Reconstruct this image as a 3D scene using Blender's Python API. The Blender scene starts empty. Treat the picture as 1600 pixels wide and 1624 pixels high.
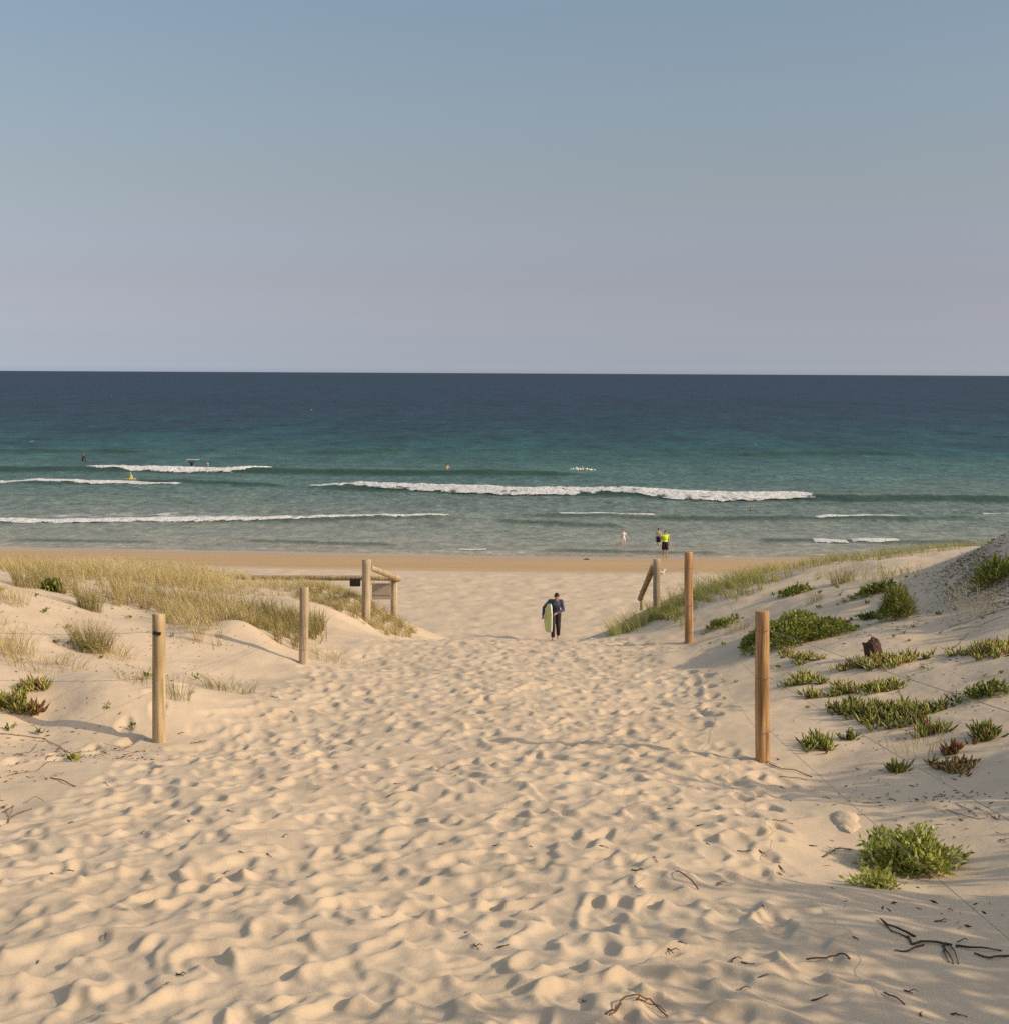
import bpy, math, random
import numpy as np
from mathutils import Vector, Matrix, Quaternion

random.seed(11)
RNG = np.random.default_rng(11)
scene = bpy.context.scene
COL = scene.collection
PI = math.pi

# ------------------------------------------------------------------ camera model (metres, sea level z = 0)
F, CX, CY = 2285.0, 800.0, 812.0
CAMZ = 11.9
PITCH = math.atan(221 / F)
ROLL = math.radians(0.286)
FWD = np.array([0, math.cos(PITCH), -math.sin(PITCH)])
UPV = np.array([0, math.sin(PITCH), math.cos(PITCH)])
RGT = np.array([1.0, 0, 0])
CPOS = np.array([0, 0, CAMZ])


def ray(px, py):
    u, v = (px - CX) / F, (CY - py) / F
    c, s = math.cos(ROLL), math.sin(ROLL)
    u, v = u * c - v * s, u * s + v * c
    d = FWD + u * RGT + v * UPV
    return d / d[1]                                   # one metre of depth


def at(px, py, y):
    return CPOS + ray(px, py) * y


def sea_at(px, py):
    d = ray(px, py)
    return CPOS + d * (-CAMZ / d[2])


# ------------------------------------------------------------------ noise
PERM = RNG.permutation(4096)
VAL = RNG.random(4096) * 2 - 1


def vnoise(x, y, seed=0):
    x = np.asarray(x, float); y = np.asarray(y, float)
    xi, yi = np.floor(x).astype(np.int64), np.floor(y).astype(np.int64)
    fx, fy = x - xi, y - yi
    fx = fx ** 3 * (fx * (fx * 6 - 15) + 10); fy = fy ** 3 * (fy * (fy * 6 - 15) + 10)

    def h(i, j):
        return VAL[PERM[(PERM[(i + seed * 57) & 4095] + j) & 4095]]
    a, b, c, d = h(xi, yi), h(xi + 1, yi), h(xi, yi + 1), h(xi + 1, yi + 1)
    return (a + (b - a) * fx) * (1 - fy) + (c + (d - c) * fx) * fy


def fbm(x, y, seed=0, octv=4, gain=.5):
    s, amp = 0, 1.0
    for k in range(octv):
        s = s + amp * vnoise(x * 2 ** k + 17.3 * k, y * 2 ** k - 9.1 * k, seed + k)
        amp *= gain
    return s


def sstep(a, b, x):
    t = np.clip((np.asarray(x, float) - a) / (b - a), 0, 1)
    return t * t * (3 - 2 * t)


# ------------------------------------------------------------------ terrain
PROF = np.array([(-60, 13.0), (-12, 10.9), (0, 10.15), (3, 9.72), (5.4, 9.46), (8.5, 9.03), (12.4, 8.57), (18, 8.08),
                 (22.9, 7.58), (25, 7.24), (26.5, 6.93), (28, 6.55), (33, 5.40), (40, 3.75), (45, 2.92), (50.8, 2.56),
                 (78, 0.97), (93.5, 0.0), (110, -0.9), (200, -6), (40000, -60)])
_py = np.concatenate([np.linspace(-60, 130, 3801)])
_pz = np.interp(_py, PROF[:, 0], PROF[:, 1])
_k = np.exp(-np.linspace(-2.5, 2.5, 41) ** 2); _k /= _k.sum()
_pz = np.convolve(np.pad(_pz, 20, mode='edge'), _k, mode='valid')


def base(x, y):
    ye = y + .1 * np.minimum(x, 0) * sstep(45, 80, y)
    return np.interp(ye, _py, _pz)


CP = []          # dune control points (x, y, height over the path / beach profile)


def cp(px, py, d):
    p = at(px, py, d)
    CP.append((p[0], p[1], p[2] - float(base(p[0], p[1]))))


def cw(x, y, z):
    CP.append((x, y, CAMZ + z - float(base(x, y))))


for yy, xs in ((-4, (-2, 0, 2)), (0, (-2.5, 0, 1.6)), (3, (-3, -1, 1.2)), (6, (-3.2, -1.5, 0, 1.2)), (9, (-2.8, -1, .8, 1.6)),
               (12, (-2.6, -1, .8, 1.8)), (15, (-2.4, -.5, 1.6)), (18, (-2.2, 0, 2.0)), (21, (-2, 0, 2.1)), (24, (-1.8, 0, 1.6)),
               (27, (-1.7, 0, 1.7)), (31, (-1.7, 0, 2)), (36, (-2, 0, 2.6)), (41, (-3, 0, 4)), (46, (-9, 0, 9))):
    for xx in xs:
        CP.append((xx, yy, 0.0))
for t in ((0, 1300, 9.6), (0, 1200, 11.8), (0, 1120, 13.9), (70, 1143, 13.9), (0, 1000, 16.9), (0, 940, 19), (0, 906, 23), (0, 900, 27), (150, 1100, 14.2),
          (150, 1020, 17.5), (150, 960, 21), (150, 918, 26), (252, 1177, 13.45), (300, 1080, 16.5), (300, 1000, 20), (300, 950, 24),
          (300, 925, 28), (390, 995, 20), (440, 1034, 20), (400, 950, 26), (400, 930, 30), (482, 1051, 20), (470, 1000, 22.5),
          (490, 963, 25), (560, 975, 25.5), (560, 998, 25), (560, 948, 30), (628, 982, 32), (620, 1012, 26),
          (1210, 1205, 12.4), (1092, 1019, 22.6), (1150, 1100, 16.5), (1150, 1040, 19.7), (1185, 1015, 19.8), (1330, 1005, 19.2),
          (1250, 932, 25), (1250, 962, 22.5), (1150, 958, 25), (1050, 990, 26), (1100, 955, 28), (1300, 903, 27), (1400, 893, 26.5),
          (1480, 903, 24.5), (1452, 947, 20.5), (1400, 1000, 18.2), (1300, 1060, 16.5), (1385, 1040, 16.8), (1600, 1060, 14.5),
          (1500, 1100, 14.2), (1600, 1150, 12.2), (1400, 1200, 12.1), (1300, 1150, 13.6), (1300, 1250, 11.3), (1430, 1400, 8.6),
          (1600, 1300, 9.5), (1600, 1450, 7.3), (1600, 1600, 5.7), (1600, 950, 18.1), (1520, 945, 19.3), (1600, 905, 18.9),
          (1602, 850, 20.5), (1530, 895, 20.5), (1540, 872, 27), (1440, 880, 30)):
    cp(*t)
for t in ((6, 5, -2.05), (8, 7, -1.95), (5, 1.5, -1.75), (8, 12, -2.1), (10, 18, -1.6), (10, 26, -2.9), (10, 33, -4.6), (5, 33, -4.9),
          (3, 32, -5.4), (-8, 10, -2.6), (-7, 4, -2.1), (-10, 20, -2.75), (-10, 28, -3.85), (-10, 34, -5.0), (-5.5, 33, -4.9),
          (-3.2, 34, -5.75), (8.6, 22.8, -2.7)):
    cw(*t)
CP = np.array(CP)


def _phi(r2):
    return .5 * r2 * np.log(r2 + 1e-9)


_n = len(CP)
_A = np.zeros((_n + 3, _n + 3))
_A[:_n, :_n] = _phi((CP[:, None, 0] - CP[None, :, 0]) ** 2 + (CP[:, None, 1] - CP[None, :, 1]) ** 2) + np.eye(_n) * .01
_A[:_n, _n] = 1; _A[:_n, _n + 1] = CP[:, 0]; _A[:_n, _n + 2] = CP[:, 1]
_A[_n:, :_n] = _A[:_n, _n:].T
_W = np.linalg.solve(_A, np.concatenate([CP[:, 2], np.zeros(3)]))


def tps(x, y):
    x = np.clip(x, -11, 11); y = np.clip(y, -5, 46)
    out = _W[_n] + _W[_n + 1] * x + _W[_n + 2] * y
    for i in range(_n):
        out = out + _W[i] * _phi((x - CP[i, 0]) ** 2 + (y - CP[i, 1]) ** 2)
    return out


def gauss(x, y, cx, cy, sx, sy, rot=0):
    c, s = math.cos(rot), math.sin(rot)
    a, b = (x - cx) * c + (y - cy) * s, -(x - cx) * s + (y - cy) * c
    return np.exp(-(a / sx) ** 2 - (b / sy) ** 2)


def edge_l(y):
    return np.interp(y, [3, 6, 10, 13.5, 20, 25, 30], [-4.4, -4.1, -3.4, -2.85, -2.45, -1.9, -1.8])


def edge_r(y):
    return np.interp(y, [3, 5.5, 8, 10, 12.4, 17, 23, 26, 30], [1.5, 1.3, 1.65, 1.95, 2.0, 2.35, 2.3, 1.7, 1.7])


def path_mask(x, y):
    n = .35 * vnoise(x * .8, y * .8, 5)
    return sstep(-.25, .35, x - edge_l(y) + n) * sstep(-.25, .35, edge_r(y) - x + n)


def smooth_h(x, y):
    x = np.asarray(x, float); y = np.asarray(y, float)
    h = base(x, y) + tps(x, y) * (1 - sstep(38, 46, y))
    h = h + .10 * gauss(x, y, -3.05, 19.2, .8, .9) + .10 * gauss(x, y, -2.75, 24.6, .7, .8)      # shoulders of the left dune
    dune = (1 - sstep(36, 44, y)) * (1 - path_mask(x, y) * .75)
    h = h + dune * (.055 * fbm(x * .55, y * .55, 3, 3) + .018 * fbm(x * 1.9, y * 1.9, 8, 3))
    return h


# ---- trampled sand: every print presses into what was there before
PX0, PX1, PY0, PY1, PR = -5.6, 3.6, 3.2, 29.0, .016
gx = np.arange(PX0, PX1, PR); gy = np.arange(PY0, PY1, PR)
PR_H = np.zeros((len(gy), len(gx)))


def press(cx, cy, ang, la, lb, dep, e0=.55, e1=1.08):
    R = max(la, lb) * 1.9
    i0, i1 = max(0, int((cx - R - PX0) / PR)), min(len(gx), int((cx + R - PX0) / PR))
    j0, j1 = max(0, int((cy - R - PY0) / PR)), min(len(gy), int((cy + R - PY0) / PR))
    if i1 <= i0 or j1 <= j0:
        return
    X, Y = np.meshgrid(gx[i0:i1] - cx, gy[j0:j1] - cy)
    c, s = math.cos(ang), math.sin(ang)
    a, b = (X * c + Y * s) / la, (-X * s + Y * c) / lb
    wob = 1 + .16 * np.sin(np.arctan2(b, a) * 3 + cx * 9) + .1 * np.sin(np.arctan2(b, a) * 2 + cy * 7)
    q = np.sqrt(a * a + b * b) * wob
    w = 1 - sstep(e0, e1, q)
    rim = np.exp(-((q - 1.28) / .26) ** 2)
    old = PR_H[j0:j1, i0:i1]
    PR_H[j0:j1, i0:i1] = old * (1 - .8 * w) - dep * w * (1 + .35 * a) + dep * .26 * rim * (1 + .4 * a)


_cnt = 0
for k in range(7600):
    cy = PY0 + RNG.random() * (PY1 - PY0); cx = PX0 + RNG.random() * (PX1 - PX0)
    m = float(path_mask(cx, cy))
    if RNG.random() > m:
        continue
    ang = PI / 2 + RNG.normal(0, .5) + (PI if RNG.random() < .4 else 0)
    sc = RNG.uniform(.75, 1.25)
    press(cx, cy, ang, .145 * sc, .072 * sc * RNG.uniform(.9, 1.6), RNG.uniform(.010, .025) * sc)
    _cnt += 1
for (tx, x0, y0, x1, y1) in ((0, 2.15, 15, 2.6, 19), (0, 1.7, 9, 2.05, 12), (0, -3.9, 11.5, -3.3, 15.5)):   # stray tracks beside the path
    L = math.hypot(x1 - x0, y1 - y0); n = int(L / .36)
    for k in range(n):
        t = k / n
        press(x0 + (x1 - x0) * t + (.09 if k % 2 else -.09), y0 + (y1 - y0) * t, PI / 2 + RNG.normal(0, .12), .15, .075, .035)
for k in range(520):                                               # the freshest prints, still crisp
    cy = 4.6 + RNG.random() ** 1.8 * 18; cx = RNG.uniform(-.38, .30) * cy
    if RNG.random() < float(path_mask(cx, cy)):
        sc = RNG.uniform(.85, 1.2); press(cx, cy, PI / 2 + RNG.normal(0, .5), .15 * sc, .068 * sc, RNG.uniform(.016, .029), .7, 1.08)
_b = np.array([.2, .6, .2])
for ax in (0, 1):
    PR_H = np.apply_along_axis(lambda r: np.convolve(np.pad(r, 1, mode='edge'), _b, mode='valid'), ax, PR_H)


def prints(x, y):
    fx = np.clip((x - PX0) / PR, 0, len(gx) - 1.001); fy = np.clip((y - PY0) / PR, 0, len(gy) - 1.001)
    i, j = fx.astype(int), fy.astype(int); a, b = fx - i, fy - j
    v = (PR_H[j, i] * (1 - a) + PR_H[j, i + 1] * a) * (1 - b) + (PR_H[j + 1, i] * (1 - a) + PR_H[j + 1, i + 1] * a) * b
    inside = (x > PX0) & (x < PX1) & (y > PY0) & (y < PY1)
    return np.where(inside, v, 0)


def ground_h(x, y):
    x = np.asarray(x, float); y = np.asarray(y, float)
    h = smooth_h(x, y) + prints(x, y)
    pm = path_mask(x, y) * (1 - sstep(27, 31, y))
    h = h + pm * .022 * fbm(x * 1.1, y * 1.1, 21, 2)
    bch = sstep(30, 46, y) * (1 - sstep(74, 82, y))
    h = h + bch * .05 * fbm(x * 1.3, y * 1.3, 31, 3)
    return h


# fast lookup raster for placing things
RX0, RX1, RY0, RY1, RR = -16.0, 16.0, -4.0, 46.0, .04
_rx = np.arange(RX0, RX1, RR); _ry = np.arange(RY0, RY1, RR)
_X, _Y = np.meshgrid(_rx, _ry)
RAST = ground_h(_X, _Y)


def gz(x, y):
    x = np.asarray(x, float); y = np.asarray(y, float)
    fx = np.clip((x - RX0) / RR, 0, len(_rx) - 1.001); fy = np.clip((y - RY0) / RR, 0, len(_ry) - 1.001)
    i, j = fx.astype(int), fy.astype(int); a, b = fx - i, fy - j
    v = (RAST[j, i] * (1 - a) + RAST[j, i + 1] * a) * (1 - b) + (RAST[j + 1, i] * (1 - a) + RAST[j + 1, i + 1] * a) * b
    return np.where(y > 45.5, base(x, y), v)


_ts = np.concatenate([np.arange(3.5, 45, .03), np.arange(45, 130, .15)])


def hit(px, py):
    d = ray(px, py)
    P = CPOS[None, :] + d[None, :] * _ts[:, None]
    below = P[:, 2] < gz(P[:, 0], P[:, 1])
    k = int(np.argmax(below)) if below.any() else len(_ts) - 1
    k = max(k, 1)
    p0, p1 = P[k - 1], P[k]
    a = p0[2] - float(gz(p0[0], p0[1])); b = float(gz(p1[0], p1[1])) - p1[2]
    t = a / (a + b + 1e-9)
    p = p0 + (p1 - p0) * min(max(t, 0), 1)
    return np.array([p[0], p[1], float(gz(p[0], p[1]))])


# ------------------------------------------------------------------ mesh + node helpers
def mesh_np(name, V, faces_list, smooth=True, attrs=None):
    """faces_list: list of int arrays (n,k)"""
    me = bpy.data.meshes.new(name)
    V = np.asarray(V, np.float32)
    me.vertices.add(len(V)); me.vertices.foreach_set('co', V.ravel())
    li, st, tot, s0 = [], [], [], 0
    for f in faces_list:
        f = np.asarray(f, np.int32)
        if len(f) == 0:
            continue
        k = f.shape[1]
        li.append(f.ravel()); st.append(s0 + np.arange(len(f)) * k); tot.append(np.full(len(f), k)); s0 += f.size
    li = np.concatenate(li); st = np.concatenate(st)
    me.loops.add(len(li)); me.loops.foreach_set('vertex_index', li.astype(np.int32))
    me.polygons.add(len(st)); me.polygons.foreach_set('loop_start', st.astype(np.int32))
    if smooth:
        me.polygons.foreach_set('use_smooth', np.ones(len(st), bool))
    for k, v in (attrs or {}).items():
        a = me.attributes.new(k, 'FLOAT', 'POINT'); a.data.foreach_set('value', np.asarray(v, np.float32))
    me.update(); me.validate()
    return me


def link(name, me, mats=None, parent=None, loc=None):
    o = bpy.data.objects.new(name, me); COL.objects.link(o)
    if mats is not None and me is not None:
        for m in (mats if isinstance(mats, (list, tuple)) else [mats]):
            me.materials.append(m)
    if parent is not None:
        o.parent = parent
    if loc is not None:
        o.location = loc
    return o


def tag(o, label, cat, group=None, kind=None):
    if label: o['label'] = label
    if cat: o['category'] = cat
    if group: o['group'] = group
    if kind: o['kind'] = kind
    return o


def empty(name, loc, rz=0):
    o = bpy.data.objects.new(name, None); COL.objects.link(o)
    o.empty_display_size = .1
    o.location = loc; o.rotation_euler = (0, 0, rz)
    return o


class MB:
    """collects shapes into one mesh"""
    def __init__(s):
        s.v, s.f, s.m = [], [], []

    def add(s, V, Fs, mi=0):
        o = len(s.v); s.v += [tuple(map(float, p)) for p in V]
        for f in Fs:
            s.f.append(tuple(o + i for i in f)); s.m.append(mi)

    def tube(s, pts, rad, n=8, mi=0, cap=True, flat=1.0):
        pts = [Vector(p) for p in pts]; V, Fs = [], []
        if not hasattr(rad, '__len__'): rad = [rad] * len(pts)
        up = None
        for i, p in enumerate(pts):
            t = (pts[min(i + 1, len(pts) - 1)] - pts[max(i - 1, 0)]).normalized()
            if up is None:
                up = Vector((0, 0, 1)) if abs(t.z) < .9 else Vector((1, 0, 0))
            a = t.cross(up).normalized(); b = a.cross(t).normalized(); up = b
            for k in range(n):
                an = 2 * PI * k / n
                V.append(p + (a * math.cos(an) + b * math.sin(an) * flat) * rad[i])
        for i in range(len(pts) - 1):
            for k in range(n):
                Fs.append((i * n + k, i * n + (k + 1) % n, (i + 1) * n + (k + 1) % n, (i + 1) * n + k))
        if cap:
            Fs.append(tuple(reversed(range(n)))); Fs.append(tuple((len(pts) - 1) * n + k for k in range(n)))
        s.add(V, Fs, mi)

    def box(s, c, d, rot=None, mi=0):
        c = Vector(c); V = []
        for x in (-.5, .5):
            for y in (-.5, .5):
                for z in (-.5, .5):
                    v = Vector((x * d[0], y * d[1], z * d[2]))
                    if rot is not None: v = rot @ v
                    V.append(c + v)
        s.add(V, [(0, 1, 3, 2), (4, 6, 7, 5), (0, 4, 5, 1), (2, 3, 7, 6), (0, 2, 6, 4), (1, 5, 7, 3)], mi)

    def ell(s, c, r, rot=None, n=16, m=10, mi=0):
        c = Vector(c); V, Fs = [], []
        for j in range(m + 1):
            th = PI * j / m
            for i in range(n):
                ph = 2 * PI * i / n
                v = Vector((r[0] * math.sin(th) * math.cos(ph), r[1] * math.sin(th) * math.sin(ph), r[2] * math.cos(th)))
                if rot is not None: v = rot @ v
                V.append(c + v)
        for j in range(m):
            for i in range(n):
                Fs.append((j * n + i, j * n + (i + 1) % n, (j + 1) * n + (i + 1) % n, (j + 1) * n + i)[::-1])
        s.add(V, Fs, mi)

    def capsule(s, p0, r0, p1, r1, n=14):
        p0, p1 = Vector(p0), Vector(p1); t = (p1 - p0); L = t.length; t.normalize()
        pts, rad = [], []
        for k in range(5):
            a = PI / 2 * k / 4
            pts.append(p0 - t * r0 * math.cos(a) * 1.0); rad.append(max(r0 * math.sin(a), .0008))
        for k in range(5):
            a = PI / 2 * k / 4
            pts.append(p1 + t * r1 * math.sin(a)); rad.append(max(r1 * math.cos(a), .0008))
        s.tube(pts, rad, n)

    def mesh(s, name, smooth=True):
        me = bpy.data.meshes.new(name); me.from_pydata(s.v, [], s.f)
        me.polygons.foreach_set('material_index', s.m)
        if smooth: me.polygons.foreach_set('use_smooth', [True] * len(s.f))
        me.update()
        return me

    def build(s, name, mats, parent=None, loc=None, smooth=True):
        return link(name, s.mesh(name, smooth), mats, parent, loc)


def mat(name):
    m = bpy.data.materials.new(name); m.use_nodes = True
    nt = m.node_tree
    return m, nt, nt.nodes['Principled BSDF'], nt.nodes['Material Output']


def N(nt, typ, **kw):
    n = nt.nodes.new(typ)
    for k, v in kw.items():
        if k in n.inputs.keys(): n.inputs[k].default_value = v
        else: setattr(n, k, v)
    return n


def L(nt, a, b):
    nt.links.new(a, b)


def math_n(nt, op, a, b=None, clamp=False):
    n = nt.nodes.new('ShaderNodeMath'); n.operation = op; n.use_clamp = clamp
    for i, v in enumerate((a, b)):
        if v is None: continue
        if isinstance(v, (int, float)): n.inputs[i].default_value = v
        else: nt.links.new(v, n.inputs[i])
    return n.outputs[0]


def ramp(nt, src, stops, interp='LINEAR'):
    n = nt.nodes.new('ShaderNodeValToRGB'); n.color_ramp.interpolation = interp
    cr = n.color_ramp
    while len(cr.elements) < len(stops): cr.elements.new(.5)
    for e, (p, c) in zip(cr.elements, stops):
        e.position = p; e.color = (*c, 1) if len(c) == 3 else c
    nt.links.new(src, n.inputs[0])
    return n.outputs[0]


def mixc(nt, fac, a, b):
    n = nt.nodes.new('ShaderNodeMix'); n.data_type = 'RGBA'
    for i, v in ((0, fac), (6, a), (7, b)):
        if isinstance(v, (int, float)): n.inputs[i].default_value = v
        elif isinstance(v, tuple): n.inputs[i].default_value = (*v, 1)
        else: nt.links.new(v, n.inputs[i])
    return n.outputs[2]


def noise(nt, vec, scale, detail=4, rough=.55, dist=0):
    n = nt.nodes.new('ShaderNodeTexNoise'); n.inputs['Scale'].default_value = scale; n.inputs['Detail'].default_value = detail
    n.inputs['Roughness'].default_value = rough; n.inputs['Distortion'].default_value = dist
    if vec is not None: nt.links.new(vec, n.inputs['Vector'])
    return n.outputs[0]


def vscale(nt, vec, s):
    n = nt.nodes.new('ShaderNodeVectorMath'); n.operation = 'MULTIPLY'; n.inputs[1].default_value = s
    nt.links.new(vec, n.inputs[0]); return n.outputs[0]


def pos(nt):
    return nt.nodes.new('ShaderNodeNewGeometry').outputs['Position']


def bump(nt, h, strength, dist, prev=None):
    b = nt.nodes.new('ShaderNodeBump'); b.inputs['Strength'].default_value = strength; b.inputs['Distance'].default_value = dist
    nt.links.new(h, b.inputs['Height'])
    if prev is not None: nt.links.new(prev, b.inputs['Normal'])
    return b.outputs[0]


def plain(name, col, rough=.6, var=.25, scale=30, spec=.3, obj=True):
    """a procedural material: the colour broken up by noise"""
    m, nt, p, o = mat(name)
    tc = nt.nodes.new('ShaderNodeTexCoord').outputs['Object']
    n = noise(nt, tc, scale, 4, .6)
    lo = tuple(c * (1 - var) for c in col); hi = tuple(min(1, c * (1 + var)) for c in col)
    L(nt, ramp(nt, n, [(.3, lo), (.7, hi)]), p.inputs['Base Color'])
    p.inputs['Roughness'].default_value = rough; p.inputs['Specular IOR Level'].default_value = spec
    return m


# ------------------------------------------------------------------ sand
def make_sand():
    m, nt, p, o = mat('sand')
    P = pos(nt)
    wet = nt.nodes.new('ShaderNodeAttribute'); wet.attribute_name = 'wet'
    n1 = noise(nt, P, .9, 5, .6); n2 = noise(nt, P, 260, 3, .7); n3 = noise(nt, P, 6, 4, .6)
    dry = ramp(nt, n1, [(.3, (.462, .346, .233)), (.7, (.510, .388, .267))])
    speck = ramp(nt, n2, [(.26, (.55, .5, .46)), (.42, (1, 1, 1)), (.75, (1.0, 1.0, 1.0)), (.9, (1.1, 1.08, 1.05))])
    mx = nt.nodes.new('ShaderNodeMix'); mx.data_type = 'RGBA'; mx.blend_type = 'MULTIPLY'; mx.inputs[0].default_value = .4
    L(nt, dry, mx.inputs[6]); L(nt, speck, mx.inputs[7])
    st = vscale(nt, P, (.05, .7, .3))
    n4 = noise(nt, st, 1.6, 5, .6)
    wsum = math_n(nt, 'ADD', wet.outputs['Fac'], math_n(nt, 'MULTIPLY', math_n(nt, 'SUBTRACT', n4, .5), .55))
    wf = ramp(nt, wsum, [(.38, (0, 0, 0)), (.62, (1, 1, 1))])
    wcol = ramp(nt, n4, [(.3, (.36, .228, .112)), (.7, (.43, .28, .142))])
    wfs = nt.nodes.new('ShaderNodeSeparateColor'); L(nt, wf, wfs.inputs[0])
    c = mixc(nt, wfs.outputs[0], mx.outputs[2], wcol)
    L(nt, c, p.inputs['Base Color'])
    r = ramp(nt, wet.outputs['Fac'], [(.0, (.95,) * 3), (.75, (.8,) * 3), (.86, (.5,) * 3), (1, (.22,) * 3)])
    L(nt, r, p.inputs['Roughness']); p.inputs['Specular IOR Level'].default_value = .12
    b1 = bump(nt, n2, .18, .003)
    b2 = bump(nt, noise(nt, P, 40, 4, .6), .25, .006, b1)
    b3 = bump(nt, n3, .35, .03, b2)
    L(nt, b3, p.inputs['Normal'])
    return m


SAND = make_sand()


def make_terrain():
    ys = [-14.0]
    while ys[-1] < 3.6: ys.append(ys[-1] + .35)
    y = 3.9
    while y < 30: ys.append(y); y *= 1.0030
    while y < 62: ys.append(y); y *= 1.0065
    while y < 130: ys.append(y); y *= 1.005
    ys = np.array(ys)
    uin = np.linspace(-.42, .42, 560)
    uo = .42 * np.exp(np.linspace(0, math.log(9), 46))[1:]
    us = np.concatenate([-uo[::-1], uin, uo])
    w = np.sqrt(np.maximum(ys, 3.8) ** 2)
    X = us[None, :] * w[:, None]; Y = np.repeat(ys[:, None], len(us), 1)
    Z = ground_h(X.ravel(), Y.ravel()).reshape(X.shape)
    ye = Y + .1 * np.minimum(X, 0)
    wet = sstep(72.5, 83, ye) * .75 + .25 * sstep(86, 93.5, ye)
    nr, nc = X.shape
    idx = np.arange(nr * nc).reshape(nr, nc)
    Fq = np.stack([idx[:-1, :-1], idx[:-1, 1:], idx[1:, 1:], idx[1:, :-1]], -1).reshape(-1, 4)
    V = np.stack([X, Y, Z], -1).reshape(-1, 3)
    me = mesh_np('sand_ground', V, [Fq], True, {'wet': wet.ravel()})
    o = link('sand_ground', me, SAND); tag(o, None, None, kind='structure')
    o['label'] = 'pale trampled sand of the dune path and beach'


make_terrain()

# ------------------------------------------------------------------ sea
# swell lines in photo pixels: points, height, half width (m)
SWELLS = [
    ([(-200, 745), (0, 747), (130, 748), (443, 749), (700, 754), (1000, 756)], .6, 2.4, (-1, 1001)),
    ([(0, 767), (290, 766), (480, 772)], .34, 1.8, (0, 480)),
    ([(430, 772), (515, 775), (800, 783), (1290, 793), (1600, 796), (1800, 796)], .62, 2.4, (430, 1800)),
    ([(-200, 829), (0, 828), (300, 827), (712, 822), (780, 822)], .26, 1.7, (-200, 780)),
    ([(780, 818), (885, 819), (1040, 822), (1290, 823), (1435, 824), (1600, 820)], .26, 1.7, (780, 1700)),
    ([(780, 829), (860, 831), (1000, 836)], .26, 1.8, (780, 1000)),
    ([(480, 719), (570, 718), (660, 716)], .5, 3.0, (480, 660)), ([(1150, 722), (1350, 720), (1480, 724)], .5, 3.0, (0, 0)), ([(-100, 716), (100, 718), (260, 716)], .45, 3.0, (0, 0)), ([(560, 690), (800, 692), (950, 690)], .5, 4, (0, 0)),
    ([(380, 857), (520, 862), (640, 866)], .14, .8, (0, 0)), ([(850, 874), (1000, 877), (1160, 879)], .14, .8, (0, 0)), ([(0, 858), (160, 860), (260, 861)], .14, .8, (0, 0)),
    ([(1180, 857), (1285, 858), (1425, 861), (1560, 860)], .22, 1.3, (1180, 1560)),
]
SW = []
for pts, h, wd, rng in SWELLS:
    W = np.array([sea_at(*p)[:2] for p in pts])
    SW.append((W, h, wd))


def swell_h(x, y):
    z = np.zeros_like(x)
    for W, h, wd in SW:
        yl = np.interp(x, W[:, 0], W[:, 1])
        span = W[-1, 0] - W[0, 0]
        fade = sstep(W[0, 0] - .0, W[0, 0] + span * .12, x) * (1 - sstep(W[-1, 0] - span * .12, W[-1, 0], x))
        d = y - yl + .5 * vnoise(x * .15, y * .01, 44)
        prof = np.where(d < 0, np.exp(-(d / (wd * .55)) ** 2), np.exp(-(d / (wd * 1.3)) ** 2))
        z = z + h * fade * prof
    return z


def sea_z(x, y):
    x = np.asarray(x, float); y = np.asarray(y, float)
    near = sstep(96, 125, y)
    far = 1 - sstep(500, 1500, y)
    ch = .13 * fbm(x * .06, y * .20, 51, 4, .6) + .05 * fbm(x * .5, y * .9, 55, 2)
    return swell_h(x, y) + ch * far * (.25 + .75 * near) * (1 + .8 * sstep(180, 350, y))


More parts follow.
